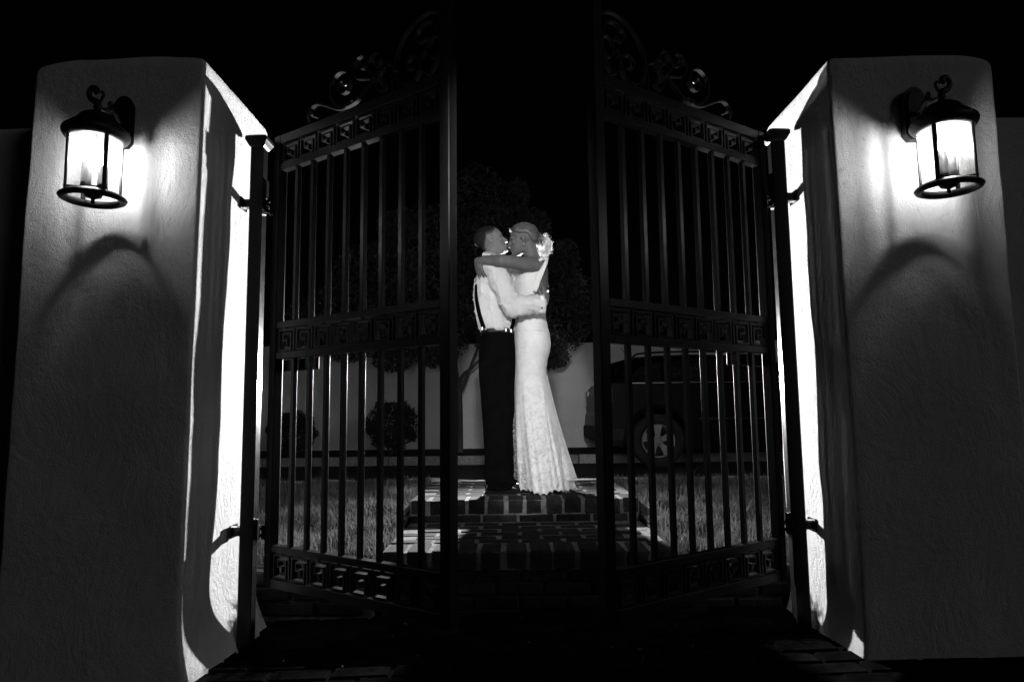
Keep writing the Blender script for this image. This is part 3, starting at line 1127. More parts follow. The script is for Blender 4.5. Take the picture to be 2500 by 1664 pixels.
# ================================================================== STREET: TREE, BUSHES, CAR
def leaves(bm_v, bm_f, c, rad, n, size, rs, shell=0.55):
    for _ in range(n):
        d = rs.normal(size=3); d /= np.linalg.norm(d)
        r = shell + (1 - shell) * rs.rand() ** 0.5
        p = np.array(c) + d * r * np.array(rad)
        a = rs.normal(size=3); a /= np.linalg.norm(a)
        b = np.cross(a, rs.normal(size=3)); b /= np.linalg.norm(b)
        sz = size * (0.6 + 0.8 * rs.rand())
        i = len(bm_v)
        q = np.cross(a, b)
        bm_v += [tuple(p - a * sz), tuple(p + b * sz * .42 + q * sz * .12), tuple(p + a * sz), tuple(p - b * sz * .42 + q * sz * .12)]
        bm_f += [(i, i + 1, i + 2), (i, i + 2, i + 3)]

rs = np.random.RandomState(11)
tree = empty('street_tree', (-0.955, 11.8, 0.25))
tag(tree, 'leafy street tree on a slim trunk, standing just left of the couple', 'tree')
def loc(p, o=(-0.955, 11.8, 0.25)):
    return Vector(p) - Vector(o)
bm = bmesh.new()
tube(bm, [loc(p) for p in spline([(-.955, 11.8, .2), (-.95, 11.8, .8), (-.965, 11.8, 1.3), (-1.02, 11.8, 1.7), (-1.05, 11.8, 2.2), (-1.0, 11.85, 3.0), (-.9, 11.9, 4.2)], 5)],
     [.066, .062, .060, .058, .057, .056, .056, .055, .054, .053, .052, .05, .048, .046, .044, .042, .04, .038, .036, .034, .032, .03, .028, .026, .024, .022, .020, .018, .016, .014, .012], 12)
for br in ([(-.96, 11.8, 1.22), (-.84, 11.75, 1.5), (-.72, 11.7, 1.8), (-.5, 11.6, 2.3), (-.2, 11.6, 2.9)],
           [(-.97, 11.8, 1.38), (-.88, 11.75, 1.58), (-.70, 11.72, 1.72), (-.45, 11.65, 1.95), (0.2, 11.6, 2.3)],
           [(-1.0, 11.8, 1.55), (-1.3, 11.85, 2.0), (-1.8, 11.8, 2.5), (-2.4, 11.8, 3.0)],
           [(-1.03, 11.8, 2.1), (-1.2, 11.7, 2.8), (-1.6, 11.7, 3.6)],
           [(-1.0, 11.85, 2.6), (-.6, 11.9, 3.3), (-.3, 11.9, 4.1)]):
    q = spline(br, 5)
    tube(bm, [loc(p) for p in q], [.036 - .026 * i / (len(q) - 1) for i in range(len(q))], 8)
put('trunk', bm, MAT['bark'], tree, smooth=True)
V, Fc = [], []
lobes = [(-.6, 4.55, .62, .75), (-.2, 3.9, .8, .7), (-1.5, 3.95, .8, .62), (-2.3, 3.3, .85, .65), (-3.0, 2.7, .62, .55), (-1.2, 3.1, 1.0, .8), (-.3, 2.9, .9, .8), (.55, 3.25, .6, .7),
         (.75, 2.5, .62, .6), (-2.2, 2.35, .8, .5), (-1.45, 2.2, .7, .42), (.35, 2.05, .62, .38), (-.2, 2.2, .5, .4), (-2.1, 1.85, .35, .22), (.35, 4.15, .34, .36), (-2.9, 2.1, .4, .3), (-3.6, 2.5, .4, .4), (1.1, 2.9, .35, .5), (-2.0, 4.2, .4, .3), (.1, 4.75, .22, .3), (.6, 1.85, .38, .2),
         (-1.35, 1.95, .4, .25), (.9, 3.6, .28, .35)]
for (x, z, rx, rz) in lobes:
    leaves(V, Fc, loc((x, 11.75, z)), (rx, rx * .9 + .15, rz), int(2600 * rx), .040, rs, .45)
me = bpy.data.meshes.new('crown')
me.from_pydata(V, [], Fc)
put('crown', me, MAT['leaf'], tree)

def bush(x, z, r, label, seed):
    rs = np.random.RandomState(seed)
    e = empty('round_bush', (x, 11.75, 0.26))
    tag(e, label, 'bush', 'clipped round bushes by the far wall')
    bm = bmesh.new()
    for k in range(5):
        a = k * 1.256
        q = spline([(0.03 * math.cos(a), .03 * math.sin(a), -0.02), (.08 * math.cos(a), .08 * math.sin(a), .12), (.22 * math.cos(a), .22 * math.sin(a), .45)], 4)
        tube(bm, q, [.02 - .0012 * i for i in range(len(q))], 7)
    put('stem', bm, MAT['bark'], e, smooth=True)
    V, Fc = [], []
    c = (0, 0, z - .26)
    leaves(V, Fc, c, (r * .9, r * .9, r * .80), 3800, .026, rs, .5)
    for k in range(34):
        d = rs.normal(size=3); d /= np.linalg.norm(d)
        leaves(V, Fc, (d[0] * r * .84, d[1] * r * .84, c[2] + d[2] * r * .74), (r * .2, r * .2, r * .2), 100, .026, rs, .2)
    me = bpy.data.meshes.new('foliage')
    me.from_pydata(V, [], Fc)
    put('foliage', me, MAT['bush_leaf'], e)
bush(-2.11, .74, .50, 'larger round bush by the far wall, the one nearer the tree trunk', 31)
bush(-3.80, .63, .44, 'smaller round bush by the far wall, the one farther from the tree', 32)

def build_car():
    root = empty('parked_car', (3.35, 10.7, 0.115))
    tag(root, 'dark sport utility car with five-spoke alloy wheels parked across the street', 'car')
    OX, OZ = 3.35, 0.115
    yN, yF = 9.8 - 10.7, 11.6 - 10.7 - 0.75   # near side; far side set below
    yN, yF = -0.93, 0.93
    # car sits with its near side at y 9.77; keep it clear of the kerb
    root.location.y = 9.80 + 0.93
    root.location.y = 9.80 + 0.93 - 0.0
    sq = lambda x: x + .19 * (1.62 - x) / .62 if x < 1.62 else x
    P = lambda pts: [(sq(x) - OX, z - OZ) for x, z in pts]
    def arch(cx, cz, r, a0, a1, n=14):
        return [(cx + r * math.cos(math.radians(a0 + (a1 - a0) * i / n)), cz + r * math.sin(math.radians(a0 + (a1 - a0) * i / n))) for i in range(n + 1)]
    rw, fw_ = 2.03, 4.94
    wz = 0.497
    prof = [(1.10, .42), (1.04, .50), (1.0, .58), (.985, .75), (1.0, .86), (1.03, .92), (1.045, 1.18), (1.09, 1.31), (1.16, 1.33)]
    prof += [(5.0, 1.31), (5.35, 1.26), (5.68, 1.16), (5.80, 1.02), (5.82, .75), (5.80, .5), (5.72, .40)]
    prof += [(5.42, .38)] + arch(fw_, wz, .455, 0, 180) + [(4.48, .36), (2.50, .36)] + arch(rw, wz, .455, 0, 180) + [(1.50, .42)]
    def shell(poly, secs, name, mat, smooth=False):
        bm = bmesh.new()
        rings = []
        cx = sum(p[0] for p in poly) / len(poly); cz = sum(p[1] for p in poly) / len(poly)
        for y, k, dz in secs:
            rings.append([Vector((cx + (x - cx) * k, y, cz + (z - cz) * (1 - (1 - k) * .8) + dz)) for x, z in poly])
        vr = loft(bm, rings, cap=False)
        from mathutils.geometry import tessellate_polygon
        tris = tessellate_polygon([[Vector((x, z, 0)) for x, z in poly]])
        for ring in (vr[0], vr[-1]):
            for a, b, c in tris:
                try:
                    bm.faces.new((ring[a], ring[b], ring[c]))
                except ValueError:
                    pass
        return put(name, bm, mat, root, smooth)
    shell(P(prof), [(yN, .988, 0), (yN + .03, 1.0, 0), (yF - .03, 1.0, 0), (yF, .988, 0)], 'body', MAT['car_paint'])
    # greenhouse: tumblehome
    low = P([(1.12, 1.325), (5.0, 1.305)])
    bm = bmesh.new()
    gh = P([(1.10, 1.30), (1.20, 1.50), (1.36, 1.63), (1.70, 1.705), (2.1, 1.735), (2.6, 1.745), (3.2, 1.73), (3.6, 1.69), (3.9, 1.62), (4.45, 1.44), (4.85, 1.29)])
    rings = []
    for (yy, tf) in ((yN + .02, 0), (yN + .10, .5), (yN + .18, .93), (yN + .30, 1.0), (yF - .30, 1.0), (yF - .18, .93), (yF - .10, .5), (yF - .02, 0)):
        ring = []
        for x, z in gh:
            zz = 1.30 - OZ + (z - (1.30 - OZ)) * (tf if tf > 0 else 0.02)
            ring.append(Vector((x, yy, zz)))
        rings.append(ring)
    loft(bm, rings)
    bmesh.ops.triangulate(bm, faces=[f for f in bm.faces if len(f.verts) > 4])
    put('roof', bm, MAT['car_paint'], root, smooth=False)
    # side windows follow the slope: plane from (yN+.02, z1.30) to (yN+.18, z1.70)
    def sidew(poly, out, name, mat):
        for sg in (-1, 1):
            bm = bmesh.new()
            def pt(x, z, o):
                t = (z - 1.30) / .40
                yy = yN + .02 + .16 * min(1, max(0, t)) - o
                return Vector((x - OX, yy if sg < 0 else -yy, z - OZ))
            a = add_verts(bm, [pt(x, z, out) for x, z in poly])
            b = add_verts(bm, [pt(x, z, out - .03) for x, z in poly])
            bm.faces.new(a); bm.faces.new(list(reversed(b)))
            n = len(poly)
            for i in range(n):
                bm.faces.new((a[i], b[i], b[(i + 1) % n], a[(i + 1) % n]))
            put(name, bm, mat, root)
    sidew([(1.64, 1.335), (1.80, 1.51), (1.90, 1.585), (2.12, 1.61), (2.10, 1.335)], .022, 'side_window', MAT['car_glass'])
    sidew([(2.16, 1.335), (2.18, 1.615), (2.80, 1.64), (2.98, 1.635), (2.98, 1.335)], .022, 'side_window', MAT['car_glass'])
    sidew([(3.06, 1.335), (3.06, 1.632), (3.45, 1.60), (3.80, 1.50), (4.20, 1.335)], .022, 'side_window', MAT['car_glass'])
    def trim(pts, w, name, mat, out=.03):
        for sg in (-1, 1):
            bm = bmesh.new()
            q = []
            for x, z in pts:
                t = min(1, max(0, (z - 1.30) / .40))
                yy = yN + .16 * t - (out - .02) if z > 1.3 else yN - .004
                q.append(Vector((x - OX, yy if sg < 0 else -yy, z - OZ)))
            tube(bm, q, w, 6)
            put(name, bm, mat, root)
    trim([(1.62, 1.318), (2.4, 1.322), (3.3, 1.320), (4.22, 1.316)], .008, 'window_trim', MAT['chrome'])
    trim([(1.62, 1.32), (1.79, 1.52), (1.90, 1.60), (2.15, 1.632), (2.8, 1.66), (3.2, 1.650), (3.5, 1.61), (3.85, 1.50), (4.22, 1.318)], .006, 'window_trim', MAT['chrome'])
    # roof rails
    for sg in (-1, 1):
        bm = bmesh.new()
        y0 = sg * .66
        tube(bm, [Vector((x - OX, y0, z - OZ)) for x, z in spline2([(1.75, 1.72), (1.85, 1.765), (2.3, 1.785), (2.9, 1.785), (3.3, 1.765), (3.45, 1.715)])], .014, 8)
        put('roof_rail', bm, MAT['chrome'] if False else MAT['car_paint'], root, smooth=True)
    # door seams, handles and side moulding
    for xx in (2.14, 3.02, 4.18):
        bm = bmesh.new()
        box(bm, xx - OX - .003, xx - OX + .003, yN - .0035, yN + .01, .90 if xx < 2.5 else .48, 1.19)
        put('door_seam', bm, MAT['rubber'], root)
    bm = bmesh.new()
    box(bm, 2.56 - OX, 4.40 - OX, yN - .018, yN + .01, .655, .715, .006)
    put('side_moulding', bm, MAT['car_paint'], root)
    bm = bmesh.new()
    box(bm, 2.61 - OX, 4.30 - OX, yN - .026, yN - .0185, .682, .694, .002)
    put('moulding_strip', bm, MAT['chrome'], root)
    for xx in (2.75, 3.75):
        bm = bmesh.new()
        tube(bm, [Vector((xx - OX - .09, yN - .002, .965)), Vector((xx - OX - .06, yN - .03, .97)), Vector((xx - OX + .06, yN - .03, .97)), Vector((xx - OX + .09, yN - .002, .965))], .011, 8)
        put('door_handle', bm, MAT['car_paint'], root, smooth=True)
    # wheel arch flares
    for cx in (rw, fw_):
        for sg in (-1, 1):
            bm = bmesh.new()
            q = [Vector((x - OX, sg * (abs(yN) + .004), z - OZ)) for x, z in arch(cx, wz, .475, -8, 188, 22)]
            tube(bm, q, .028, 8)
            put('arch_flare', bm, MAT['car_paint'], root, smooth=True)
    # wheels
    for cx in (rw, fw_):
        for sg in (-1, 1):
            w = bpy.data.objects.new('wheel', None)
            C.objects.link(w); w.parent = root
            w.location = (cx - OX, sg * .83, wz - OZ)
            w.rotation_euler = (math.pi / 2 if sg < 0 else -math.pi / 2, 0, 0)
            bm = bmesh.new()
            lathe(bm, [(.235, -.10), (.30, -.112), (.355, -.105), (.380, -.085), (.385, -.06), (.385, .06), (.380, .085), (.355, .105), (.30, .112), (.240, .10), (.232, .05), (.232, -.05)], 44, closed=True)
            put('tyre', bm, MAT['rubber'], w, smooth=True)
            bm = bmesh.new()
            lathe(bm, [(.232, -.09), (.238, .095), (.232, .105), (.218, .100), (.212, .05), (.210, -.09)], 44, closed=True)
            for k in range(5):
                a = k * 2 * math.pi / 5 + .35
                t = bmesh.new()
                prof2 = [(.035, .034), (.10, .036), (.17, .054), (.216, .078), (.216, -.078), (.17, -.054), (.10, -.036), (.035, -.034)]
                va = add_verts(t, [Vector((x, y, .085 + .012 * (x > .1))) for x, y in prof2])
                vb = add_verts(t, [Vector((x, y, .045)) for x, y in prof2])
                t.faces.new(va); t.faces.new(list(reversed(vb)))
                for i in range(8):
                    t.faces.new((va[i], vb[i], vb[(i + 1) % 8], va[(i + 1) % 8]))
                bmesh.ops.rotate(t, verts=t.verts, cent=(0, 0, 0), matrix=Matrix.Rotation(a, 3, 'Z'))
                merge(bm, t)
            lathe(bm, [(0, .040), (.062, .040), (.062, .090), (.030, .098), (.028, .104), (0, .106)], 20)
            put('rim', bm, MAT['alloy'], w, smooth=False)
            bm = bmesh.new()
            lathe(bm, [(0, -.02), (.200, -.02), (.200, .0), (0, .0)], 30)
            put('brake_disc', bm, MAT['rubber'], w)
            bm = bmesh.new()
            for k in range(5):
                a = k * 2 * math.pi / 5
                ball(bm, (.045 * math.cos(a), .045 * math.sin(a), .096), .008, 1)
            put('wheel_nuts', bm, MAT['chrome'], w, smooth=True)
    # rear lamp, bumper step, headlamp, mirror, antenna, exhaust
    for sg in (-1, 1):
        bm = bmesh.new()
        y0, y1 = sorted((sg * .945, sg * .70))
        box(bm, 1.195 - OX, 1.40 - OX, y0, y1, .92, 1.15, .02)
        put('rear_lamp', bm, MAT['lens'], root)
        bm = bmesh.new()
        y0, y1 = sorted((sg * .936, sg * .62))
        box(bm, 5.45 - OX, 5.80 - OX, y0, y1, .80, .98, .03)
        put('headlamp', bm, MAT['lens'], root)
        bm = bmesh.new()
        ball(bm, (4.15 - OX, sg * 1.02, 1.20), (.06, .09, .07), 2)
        put('door_mirror', bm, MAT['car_paint'], root, smooth=True)
    bm = bmesh.new()
    box(bm, 1.155 - OX, 1.60 - OX, -.945, .945, .37, .60, .035)
    put('rear_bumper', bm, MAT['rubber'], root)
    bm = bmesh.new()
    tube(bm, [Vector((1.735 - OX, -.45, 1.585)), Vector((1.60 - OX, -.47, 1.76))], [.006, .0025], 6)
    put('antenna', bm, MAT['rubber'], root)
    bm = bmesh.new()
    prism(bm, P([(1.092, 1.33), (1.184, 1.51), (1.20, 1.50), (1.11, 1.325)]), -.66, .66)
    put('rear_window', bm, MAT['car_glass'], root)

def spline2(pts, k=5):
    return [(p.x, p.y) for p in spline([(a, b, 0) for a, b in pts], k)]
build_car()

# ================================================================== THE COUPLE
GY = 4.66          # plane of the couple
def S(x, z, Y):
    """measured at y = 4.6; move along the sight line to depth Y"""
    return Vector((-.035 + (x + .035) * Y / 4.6, Y, .9 + (z - .9) * Y / 4.6))

def ell(cx, cy, z, rx, ry, n=36, ex=2.0, yaw=0.0):
    out = []
    for i in range(n):
        a = 2 * math.pi * i / n
        ca, sa = math.cos(a), math.sin(a)
        x = rx * math.copysign(abs(ca) ** (2 / ex), ca)
        y = ry * math.copysign(abs(sa) ** (2 / ex), sa)
        out.append(Vector((cx + x * math.cos(yaw) - y * math.sin(yaw), cy + x * math.sin(yaw) + y * math.cos(yaw), z)))
    return out

def lerp_rows(rows, z):
    rows = sorted(rows)
    if z <= rows[0][0]: return rows[0][1:]
    for a, b in zip(rows, rows[1:]):
        if a[0] <= z <= b[0]:
            t = (z - a[0]) / (b[0] - a[0])
            t = t * t * (3 - 2 * t) * 0.5 + t * 0.5
            return tuple(p + (q - p) * t for p, q in zip(a[1:], b[1:]))
    return rows[-1][1:]

def head(bm, M4, female=False):
    """head in local axes: face +x, up z, chin at z=0, ear line x=0; scaled by M4"""
    t = bmesh.new()
    ball(t, (-.012, 0, .150), (.098, .076, .080), 3)
    rows = [(0.004, .046, .082, .014), (0.014, .022, .093, .027), (0.035, -.004, .094, .043), (0.060, -.022, .091, .052), (0.090, -.036, .089, .060),
            (0.120, -.05, .088, .066), (0.150, -.06, .092, .070), (0.178, -.06, .083, .062), (0.200, -.04, .055, .04)]
    rings = []
    for z, xb, xf, hw in rows:
        if female:
            hw *= .93
            xf -= .003
        rings.append([Vector((v.x, v.y, z)) for v in ell((xb + xf) / 2, 0, z, (xf - xb) / 2, hw, 28, 2.3)])
    loft(t, rings)
    # nose
    k = .88 if female else 1.0
    nose = [(.089, .132, .006), (.094, .118, .0065), (.102, .103, .0075), (.1115, .088, .0095), (.108, .080, .0095)]
    tube(t, [Vector((.002 + (x - .092) * k + .090, 0, z)) for x, z, r in nose], [r for x, z, r in nose], 10)
    for sy in (-1, 1):
        ball(t, (.094, sy * .011, .083), (.010, .007, .0075), 2)
        ball(t, (.080, sy * .028, .134), (.012, .022, .0075), 2)                 # brow
        ball(t, (.068, sy * .040, .100), (.017, .017, .014), 2)               # cheekbone
        # ear
        m4 = Matrix.Rotation(math.radians(-10), 4, 'Y')
        ball(t, (-.006, sy * .073, .112), (.015, .006, .028), 2, m4)
    tube(t, [Vector((-.001 + .018 * math.cos(a), -.078, .114 + .030 * math.sin(a))) for a in np.linspace(-1.9, 2.9, 14)], .0036, 6) if not female else None
    ball(t, (.084, 0, .016), (.014, .018, .013), 2)                             # chin
    ball(t, (.0935, 0, .060), (.0085, .020, .0062), 2)                           # lips
    ball(t, (.0915, 0, .049), (.0085, .018, .0062), 2)
    ball(t, (.088, 0, .068), (.008, .02, .008), 2)
    # jaw angle
    for sy in (-1, 1):
        if not female:
            tube(t, [Vector((-.004, sy * .048, .062)), Vector((.02, sy * .042, .038)), Vector((.06, sy * .024, .016))], [.014, .013, .013], 10)
    ball(t, (.022, 0, .046), (.055, .040, .026), 3)
    bmesh.ops.transform(t, matrix=M4, verts=t.verts)
    merge(bm, t)

def frame(loc_, face, tilt, roll=0.0, scale=1.0):
    """face: yaw angle of the face direction; tilt: positive = chin up"""
    return Matrix.Translation(loc_) @ Matrix.Rotation(face, 4, 'Z') @ Matrix.Rotation(-tilt, 4, 'Y') @ Matrix.Rotation(roll, 4, 'X') @ Matrix.Scale(scale, 4)

def hand(bm, wrist, d, n_, side, size=1.0, curl=0.35, spread=0.12):
    """wrist point, d direction of fingers, n_ direction the palm faces, side = +1/-1 which side the thumb is on"""
    d = Vector(d).normalized()
    n_ = (Vector(n_) - d * Vector(n_).dot(d)).normalized()
    w = d.cross(n_) * side
    wrist = Vector(wrist)
    L = .088 * size
    # palm
    rings = []
    for t, hw, th in ((-.10, .024, .018), (.15, .030, .017), (.5, .037, .015), (.85, .040, .013), (1.02, .036, .010)):
        c = wrist + d * L * t
        rings.append([c + w * hw * size * math.cos(a) + n_ * th * size * math.sin(a) for a in [2 * math.pi * i / 16 for i in range(16)]])
    loft(bm, rings)
    lens = [.072, .080, .074, .058]
    for k in range(4):
        off = (1.5 - k) * .0195 * size
        base = wrist + d * L * .93 + w * off
        dirn = (d + w * (1.5 - k) * spread).normalized()
        p = [base - d * .02]
        cur = dirn
        pos = base
        segs = (.44, .32, .24)
        for j, sg in enumerate(segs):
            p.append(pos.copy())
            ang_ = curl * (0.7 + 0.5 * j) * (1 + .08 * k)
            cur = (cur * math.cos(ang_) + n_ * math.sin(ang_)).normalized()
            pos = pos + cur * lens[k] * size * sg
        p.append(pos)
        tube(bm, p, [.0088 * size, .0090 * size, .0084 * size, .0076 * size, .0066 * size], 10)
    # thumb
    b = wrist + d * L * .20 + w * .026 * size
    t1 = (d * .75 + w * .65 + n_ * .25).normalized()
    t2 = (d * .95 + w * .25 + n_ * .35).normalized()
    tube(bm, [b - t1 * .012, b, b + t1 * .036 * size, b + t1 * .036 * size + t2 * .030 * size, b + t1 * .036 * size + t2 * .052 * size],
         [.013 * size, .0125 * size, .0105 * size, .0095 * size, .0075 * size], 10)

# ---------------------------------------------------------------- groom
groom = empty('person', (-.11, GY, .385))
tag(groom, 'man with cropped hair in white shirt, suspenders and black trousers embracing the woman', 'person')
def GL(o):
    """child meshes are modelled in world space; bring them under the person's origin"""
    o.data.transform(Matrix.Translation(-Vector(o.parent.location)))
    return o

bm = bmesh.new()
# head: chin up, facing +x
HM = frame((-.141, GY, 1.990), math.radians(4), math.radians(19), 0, .97)
Mh = HM @ Matrix.Translation((0, 0, 0))
head(bm, Mh)
nk = [Vector((-.150, GY, 2.045)), Vector((-.165, GY, 1.99)), Vector((-.172, GY, 1.93)), Vector((-.172, GY, 1.86))]
tube(bm, nk, [.058, .058, .062, .075], 20)
rows = [(1.20, -.135, .085, .15), (1.36, -.13, .10, .165), (1.46, -.128, .100, .145), (1.58, -.110, .070, .110), (1.70, -.108, .068, .115), (1.80, -.125, .082, .150), (1.88, -.155, .095, .175), (1.93, -.165, .075, .13), (1.97, -.17, .055, .07)]
loft(bm, [ell(cx, GY, z, rx, ry, 32, 2.2) for z, cx, rx, ry in rows])
# legs
for sy, ox in ((-1, -.02), (1, .02)):
    tube(bm, [Vector((-.14 + ox, GY + sy * .085, 1.24)), Vector((-.13 + ox, GY + sy * .088, .90)), Vector((-.125 + ox, GY + sy * .09, .62)), Vector((-.13 + ox, GY + sy * .09, .43))], [.082, .062, .052, .042], 16)
    tube(bm, [Vector((-.14 + ox, GY + sy * .09, .425)), Vector((-.02 + ox, GY + sy * .09, .415))], [.03, .028], 12)
# near arm (right arm): shoulder, elbow, wrist, hand on her back
shN = S(-.150, 1.885, 4.50)
elN = S(-.035, 1.628, 4.42)
wrN = S(.170, 1.640, 4.43)
tube(bm, [shN, (shN + elN) / 2, elN], [.050, .044, .038], 16)
tube(bm, [elN, (elN + wrN) / 2, wrN + Vector((.012, 0, 0))], [.038, .036, .027], 16)
hand(bm, S(.194, 1.655, 4.46), (.10, .62, .72), (-.75, .65, -.1), 1, .95, .10, .03)
# far arm (left arm): over to her back
shF = Vector((-.13, GY + .19, 1.875))
elF = Vector((.04, GY + .26, 1.835))
wrF = Vector((.175, GY + .15, 1.77))
tube(bm, [shF, (shF + elF) / 2, elF], [.040, .033, .029], 16)
tube(bm, [elF, (elF + wrF) / 2, wrF], [.029, .028, .025], 16)
hand(bm, wrF + Vector((.012, -.01, 0)), (.30, -.85, .10), (-.8, -.3, 0), 1, .95, .15, .1)
me = fuse(bm, .0042, 3, .5)
gb = GL(put('body', me, MAT['skin_m'], groom, smooth=True))

# shirt: torso with a loose, blousing back, sleeves, collar
bm = bmesh.new()
rows = [(1.452, -.130, .106, .152), (1.475, -.133, .118, .166), (1.50, -.137, .127, .172), (1.56, -.142, .134, .172), (1.64, -.146, .140, .176), (1.72, -.152, .144, .186), (1.79, -.150, .134, .196), (1.85, -.155, .120, .196),
        (1.90, -.162, .102, .180), (1.935, -.168, .088, .140), (1.96, -.170, .076, .095), (1.985, -.166, .066, .072)]
loft(bm, [ell(cx, GY, z, rx, ry, 44, 2.25, 0) for z, cx, rx, ry in rows])
ball(bm, (-.155, GY - .165, 1.875), (.072, .058, .062), 3)
ball(bm, (-.155, GY + .165, 1.875), (.072, .058, .062), 3)
sl = spline([shN, shN * .45 + elN * .55 + Vector((.006, -.004, 0)), elN + Vector((0, 0, .004)), elN * .6 + wrN * .4, elN * .25 + wrN * .75, wrN * .95 + elN * .05], 5)
rr_ = [.071, .072, .072, .071, .070, .068, .066, .065, .065, .066, .068, .069, .068, .067, .066, .064, .062, .060, .058, .057, .056, .054, .052, .050, .046, .043]
tube(bm, sl, rr_[:len(sl)], 22)
sl2 = [shF, (shF + elF) / 2, elF, (elF + wrF) / 2, wrF * .93 + elF * .07]
tube(bm, sl2, [.068, .064, .060, .055, .045], 20)
me = fuse(bm, .0055, 3, .5)
sh_, el_, wr_ = shN.copy(), elN.copy(), wrN.copy()
def shirt_fold(p, n):
    q = Vector((p.x, p.y * .6, p.z))
    # long drag folds running down the back and diagonally from the shoulder
    a = noise.noise(Vector((q.x * 17 + q.z * 5, q.y * 10, q.z * 3.2)))
    b = 1 - abs(noise.noise(Vector((q.x * 9 - q.z * 6, q.y * 9 + 4, q.z * 9 + q.x * 7)))) * 2
    c_ = 1 - abs(noise.noise(Vector((q.x * 15 + q.z * 4, q.y * 8 + 9, q.z * 5 - q.x * 9)))) * 2.2
    d = .0065 * a + .0085 * max(0, b) ** 5 + .006 * max(0, c_) ** 4
    e_ = 1 - abs(noise.noise(Vector((q.x * 26 - q.z * 12, q.y * 14 + 2, q.z * 16 + q.x * 10)))) * 2.4
    d += .0028 * max(0, e_) ** 3
    # gathers by the cuff and at the elbow
    e1 = math.exp(-((p - el_).length / .10) ** 2) if p.y < GY - .10 else 0
    d += e1 * .0055 * math.sin((p.x - el_.x) * 70 + (p.z - el_.z) * 62 + 2.4 * noise.noise(p * 9))
    e2 = math.exp(-((p - (wr_ * .78 + el_ * .22)).length / .07) ** 2) if p.y < GY - .10 else 0
    d += e2 * .0055 * math.sin((p.z - wr_.z) * 190 + (p.x - wr_.x) * 60)
    # blousing above the belt
    if p.z < 1.56 and p.y < GY + .3:
        d += .006 * math.sin(p.x * 46 + p.y * 60 + p.z * 26) * (1.56 - p.z) / .1
    return d
displace(me, shirt_fold)
GL(put('shirt', me, MAT['shirt'], groom, smooth=True))
# stiff cuffs with cufflink
def cuff(p0, p1, r, mat, seam_dir):
    bm = bmesh.new()
    d = (p1 - p0).normalized()
    u = (Vector((0, 0, 1)) - d * d.z).normalized()
    w = d.cross(u)
    ro, ri = [], []
    n = 28
    rings = []
    for (t, k) in ((0, 1.0), (.5, 1.02), (1, 1.03), (1, .94), (.5, .92), (0, .90)):
        c = p0 + (p1 - p0) * t
        rings.append([c + u * r * k * 1.12 * math.cos(2 * math.pi * i / n) + w * r * k * .86 * math.sin(2 * math.pi * i / n) for i in range(n)])
    rings.append(rings[0])
    vr = [add_verts(bm, q) for q in rings[:-1]]
    vr.append(vr[0])
    for a, b in zip(vr, vr[1:]):
        for i in range(n):
            bm.faces.new((a[i], a[(i + 1) % n], b[(i + 1) % n], b[i]))
    return GL(put('cuff', bm, mat, groom, smooth=True))
dd = (wrN - elN).normalized()
cuff(wrN - dd * .040, wrN + dd * .020, .0535, MAT['cuff'], None)
cuff(wrF - (wrF - elF).normalized() * .05, wrF - (wrF - elF).normalized() * .005, .040, MAT['cuff'], None)
bm = bmesh.new()
ball(bm, wrN + dd * .000 + Vector((0, -.044, -.030)), (.0066, .005, .0066), 2)
GL(put('cufflink', bm, MAT['belt'], groom, smooth=True))
# collar
bm = bmesh.new()
rings = []
for (z, k, drop) in ((1.962, 1.08, 0), (2.000, 1.02, 0), (2.004, 1.05, 0), (1.974, 1.22, 0)):
    rings.append([Vector((v.x, v.y, v.z - .012 * (v.x + .17) / .06)) for v in ell(-.168, GY, z, .060 * k, .062 * k, 32, 2.0)])
loft(bm, rings, cap=False)
GL(put('collar', bm, MAT['cuff'], groom, smooth=True))
# trousers
bm = bmesh.new()
rows = [(1.14, -.135, .118, .165), (1.24, -.135, .124, .172), (1.34, -.134, .124, .175), (1.42, -.132, .116, .165), (1.468, -.130, .109, .156)]
loft(bm, [ell(cx, GY, z, rx, ry, 36, 2.4) for z, cx, rx, ry in rows])
for sy, ox in ((-1, -.008), (1, .012)):
    lr = [(.408, -.120, .097, .072), (.44, -.118, .096, .074), (.60, -.122, .096, .078), (.80, -.128, .100, .080), (1.0, -.132, .106, .084), (1.15, -.135, .114, .088), (1.25, -.135, .116, .088)]
    loft(bm, [ell(cx + ox, GY + sy * .086, z, rx, ry, 26, 2.2) for z, cx, rx, ry in lr])
me = fuse(bm, .007, 3, .5)
displace(me, lambda p, n: .006 * noise.noise(Vector((p.x * 14, p.y * 14, p.z * 5))) + (.006 * math.sin(p.z * 60 + p.x * 14) * max(0, (.62 - p.z) / .2)) + .004 * noise.noise(Vector((p.x * 30, p.y * 30, p.z * 9))))
GL(put('trousers', me, MAT['trousers'], groom, smooth=True))
# belt and buckle
bm = bmesh.new()
vr = []
for (z, k) in ((1.440, .117), (1.472, .114), (1.474, .108), (1.438, .108)):
    vr.append(add_verts(bm, ell(-.131, GY, z, k, k + .049, 40, 2.3)))
vr.append(vr[0])
for a, b in zip(vr, vr[1:]):
    for i in range(40):
        bm.faces.new((a[i], a[(i + 1) % 40], b[(i + 1) % 40], b[i]))
belt = GL(put('belt', bm, MAT['belt'], groom, smooth=True))
